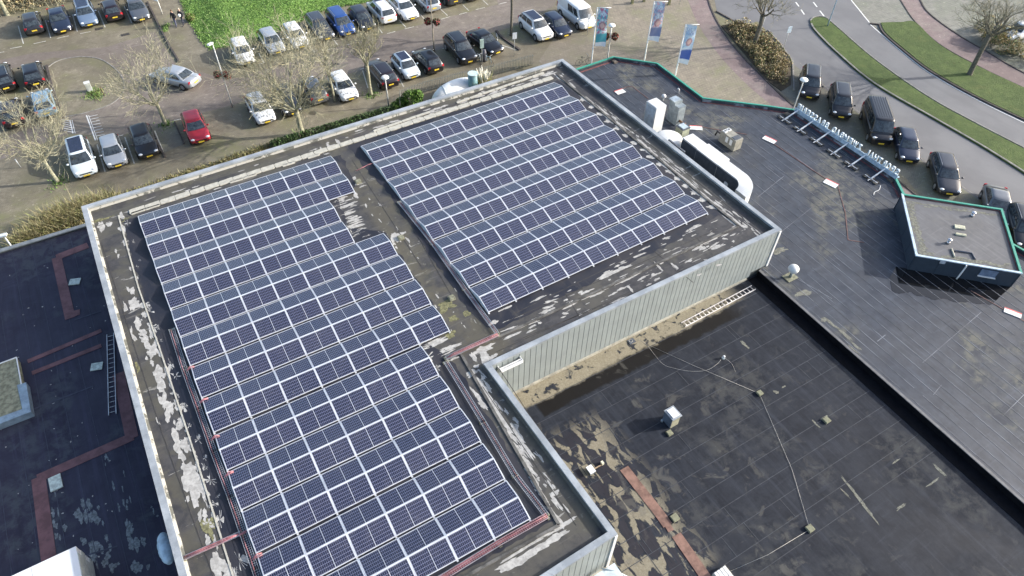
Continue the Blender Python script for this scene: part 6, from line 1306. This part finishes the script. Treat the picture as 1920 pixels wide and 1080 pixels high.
# ------------------------------------------------ flags
def banner_mat(name, seed, a, b_, c3):
    t = NT(name); v = t.pos(obj=True); s_ = t.sep(v); z = s_[2]; n1 = t.noise(t.scale(v, (2.2, 1, 1.4)), 1.3, 3, .5, .6); n2 = t.noise(v, 4.5, 3, .5, .8)
    c = t.mix(t.ramp(n1, .36, .56), a, (.66, .76, .82)); c = t.mix(t.ramp(n2, .52, .58), c, b_)
    cx = t.math('SUBTRACT', s_[0], .55); cz = t.math('ADD', z, 1.5+.1*seed); d = t.math('SQRT', t.math('ADD', t.math('MULTIPLY', cx, cx), t.math('MULTIPLY', t.mul(cz, cz), .55)))
    d = t.math('ADD', d, t.math('MULTIPLY', n2, .18)); c = t.mix(t.ramp(d, .40, .33, 0, .75), c, (.38, .14, .16)); c = t.mix(t.ramp(d, .30, .22, 0, .9), c, (.72, .50, .45))
    c = t.mix(t.ramp(z, -2.1, -2.3), c, c3); c = t.mix(t.ramp(z, -2.98, -3.02), c, (.75, .78, .8))
    tx = t.math('GREATER_THAN', t.noise(t.scale(v, (9, 1, 3)), 2., 1), .56); c = t.mix(t.mul(tx, t.ramp(z, -.9, -.8, 0, 1), t.ramp(z, -.2, -.3, 0, 1), .7), c, (.12, .2, .45))
    return t.out(c, .7)
def flag(px, py, ztop, arm, lab, mat_, seed, wid=.85, L=3.3):
    p = G(px, py, 3.7); e = empty('flag_pole', (p.x, p.y, 0), lab, 'flag'); b = MB(); b.tube([(p.x, p.y, 0), (p.x, p.y, ztop)], [.065, .04], 10); b.build('pole', M_lw, e)
    b = MB(); b.tube([(p.x-.03, p.y, ztop), (p.x+arm, p.y, ztop+.02)], .025, 6); b.build('arm', M_lw, e)
    for s_ in (1, -1):
        b = MB(); nu, nv = 6, 20
        for j in range(nv+1):
            for i in range(nu+1):
                u_ = i/nu; v_ = j/nv; sw = .22*math.sin(v_*3.2+seed)*u_; x = .07+u_*wid*(1-.06*math.sin(v_*5+seed))+.10*math.sin(v_*2.2+seed)*v_; y = .12*math.sin(v_*6+u_*3+seed)*(.3+u_)+s_*.004; b.v.append((x, y, -.06-v_*L+sw*.3))
        for j in range(nv):
            for i in range(nu): f4 = (j*(nu+1)+i, j*(nu+1)+i+1, (j+1)*(nu+1)+i+1, (j+1)*(nu+1)+i); b.face(f4 if s_ < 0 else f4[::-1], True)
        if s_ == 1: first = b
    o = len(first.v); first.v += b.v; first.f += [tuple(i+o for i in f) for f in b.f]; first.mi += b.mi; first.sm += b.sm
    first.build('banner', mat_, e, (0, 0, ztop))
    b = MB(); b.cyl((p.x, p.y, ztop-3.6), .07, .12, 8); b.build('halyard_ring', M_lw, e)
flag(1108.8, 118, 8.6, 1.1, 'left of the three white flag poles, banner in pink and turquoise beside the van', banner_mat('banner_print_a', 0, (.12, .45, .5), (.55, .2, .3), (.08, .35, .42)), .4)
flag(1208.3, 113, 8.9, 1.1, 'middle of the three white flag poles, banner cut by the top edge', banner_mat('banner_print_b', 3, (.3, .36, .5), (.75, .45, .5), (.2, .24, .4)), 1.3)
flag(1266.3, 141, 8.2, 1.05, 'right of the three white flag poles, banner with blue foot and red haired figure', banner_mat('banner_print_c', 0, (.35, .55, .75), (.6, .7, .85), (.08, .14, .42)), 2.2)
# ================================================================== PEOPLE
def person(px, py, lab, az, stride, jacket, trousers, hair, bag=False):
    p = G(px, py, 0); e = empty('person', p, lab, 'person', None, az)
    H_ = 1.76; v = []; ed = []; rad = []
    def add(c, r_, par=None): v.append(c); rad.append(r_); (ed.append((par, len(v)-1)) if par is not None else None); return len(v)-1
    pel = add((0, 0, .95), .14); chest = add((.02, 0, 1.28), .15, add((.01, 0, 1.1), .135, pel)); sh = add((.02, 0, 1.43), .11, chest); nk = add((.03, 0, 1.52), .055, sh); hd = add((.045, 0, 1.60), .085, nk); add((.045, 0, 1.70), .085, hd)
    for s_ in (-1, 1):
        f_ = s_*stride; hip = add((0, .09*s_, .90), .10, pel); kn = add((f_*.5+.03, .10*s_, .50), .065, hip); an_ = add((f_-.02, .10*s_, .09), .042, kn); add((f_+.17, .11*s_, .04), .036, add((f_+.04, .105*s_, .04), .045, an_))
        s1 = add((.02, .18*s_, 1.42), .07, sh); el = add((-f_*.25, .25*s_, 1.14), .05, s1); wr2 = add((-f_*.25+.10, .24*s_, .92), .032, el); palm = add((-f_*.25+.13, .235*s_, .84), .034, wr2)
        bx_, by_, bz_ = v[palm]
        for k in range(4): a1 = add((bx_+.012*(k-1.5)+.01, by_-.005*s_, bz_-.05), .010, palm); add((bx_+.012*(k-1.5)+.02, by_-.015*s_, bz_-.085+.008*abs(k-1.5)), .008, a1)
        t1 = add((bx_+.035, by_-.01*s_, bz_-.02), .011, palm); add((bx_+.05, by_-.02*s_, bz_-.045), .009, t1)
    me = bpy.data.meshes.new('body'); me.from_pydata(v, ed, []); o = bpy.data.objects.new('body', me); col.objects.link(o)
    md = o.modifiers.new('skin', 'SKIN'); 
    for i, r_ in enumerate(rad): me.skin_vertices[0].data[i].radius = (r_, r_*1.08 if i < 4 else r_)
    me.skin_vertices[0].data[0].use_root = True
    o.modifiers.new('sub', 'SUBSURF').levels = 1; o.modifiers['sub'].render_levels = 1
    dg = bpy.context.evaluated_depsgraph_get(); m2 = bpy.data.meshes.new_from_object(o.evaluated_get(dg)); bpy.data.objects.remove(o)
    for mt in (P('cloth_'+jacket[0], jacket[1], .8), P('cloth_'+trousers[0], trousers[1], .85), P('skin', (.50, .32, .24), .6, var=.05), M_bk): m2.materials.append(mt)
    for f in m2.polygons:
        c = f.center; f.material_index = 2 if c.z > 1.50 or (abs(c.y) > .17 and c.z < .93 and c.z > .6) else (1 if c.z < .93 and c.z > .1 else (3 if c.z <= .1 else 0)); f.use_smooth = True
    inst('body', m2, e)
    b = MB(); b.ball((.03, 0, 1.69), .105, .10, .11, 14, 8, z0=-.2); b.ball((.0, 0, 1.62), .085, .092, .1, 12, 6); b.build('hair', P('hair_'+hair[0], hair[1], .7), e, (0, 0, 0))
    b = MB(); b.ball((.14, 0, 1.625), .02, .014, .02, 6, 4); [b.ball((.06, s_*.09, 1.63), .018, .012, .028, 6, 4) for s_ in (-1, 1)]; b.build('face_detail', P('skin', ()), e, (0, 0, 0)); b = MB(); [b.ball((.125, s_*.032, 1.65), .008, .012, .007, 6, 4) for s_ in (-1, 1)]; b.bx(.128, 0, 1.585, .01, .04, .008); b.build('eyes_and_mouth', M_bk, e, (0, 0, 0))
    if bag:
        q = Vector((.22, .05, 1.12)); q.rotate(Matrix.Rotation(az, 3, 'Z')); b = MB(); b.ball((p.x+q.x, p.y+q.y, 1.12), .14, .17, .16, 12, 8, .06); tag(b.build('white_bundle', M_lw), 'white round bundle held by the right hand walker', 'bundle')
person(331.5, 50, 'person in dark jacket and grey jeans walking, left of the pair', R(-105), .17, ('black', (.02, .02, .028)), ('grey', (.12, .13, .19)), ('brown', (.10, .06, .035)))
person(345, 47, 'taller person in dark clothes walking on the right, holding a white bundle', R(-110), .2, ('navy', (.018, .02, .03)), ('darkgrey', (.05, .055, .08)), ('pale', (.45, .36, .28)), True)
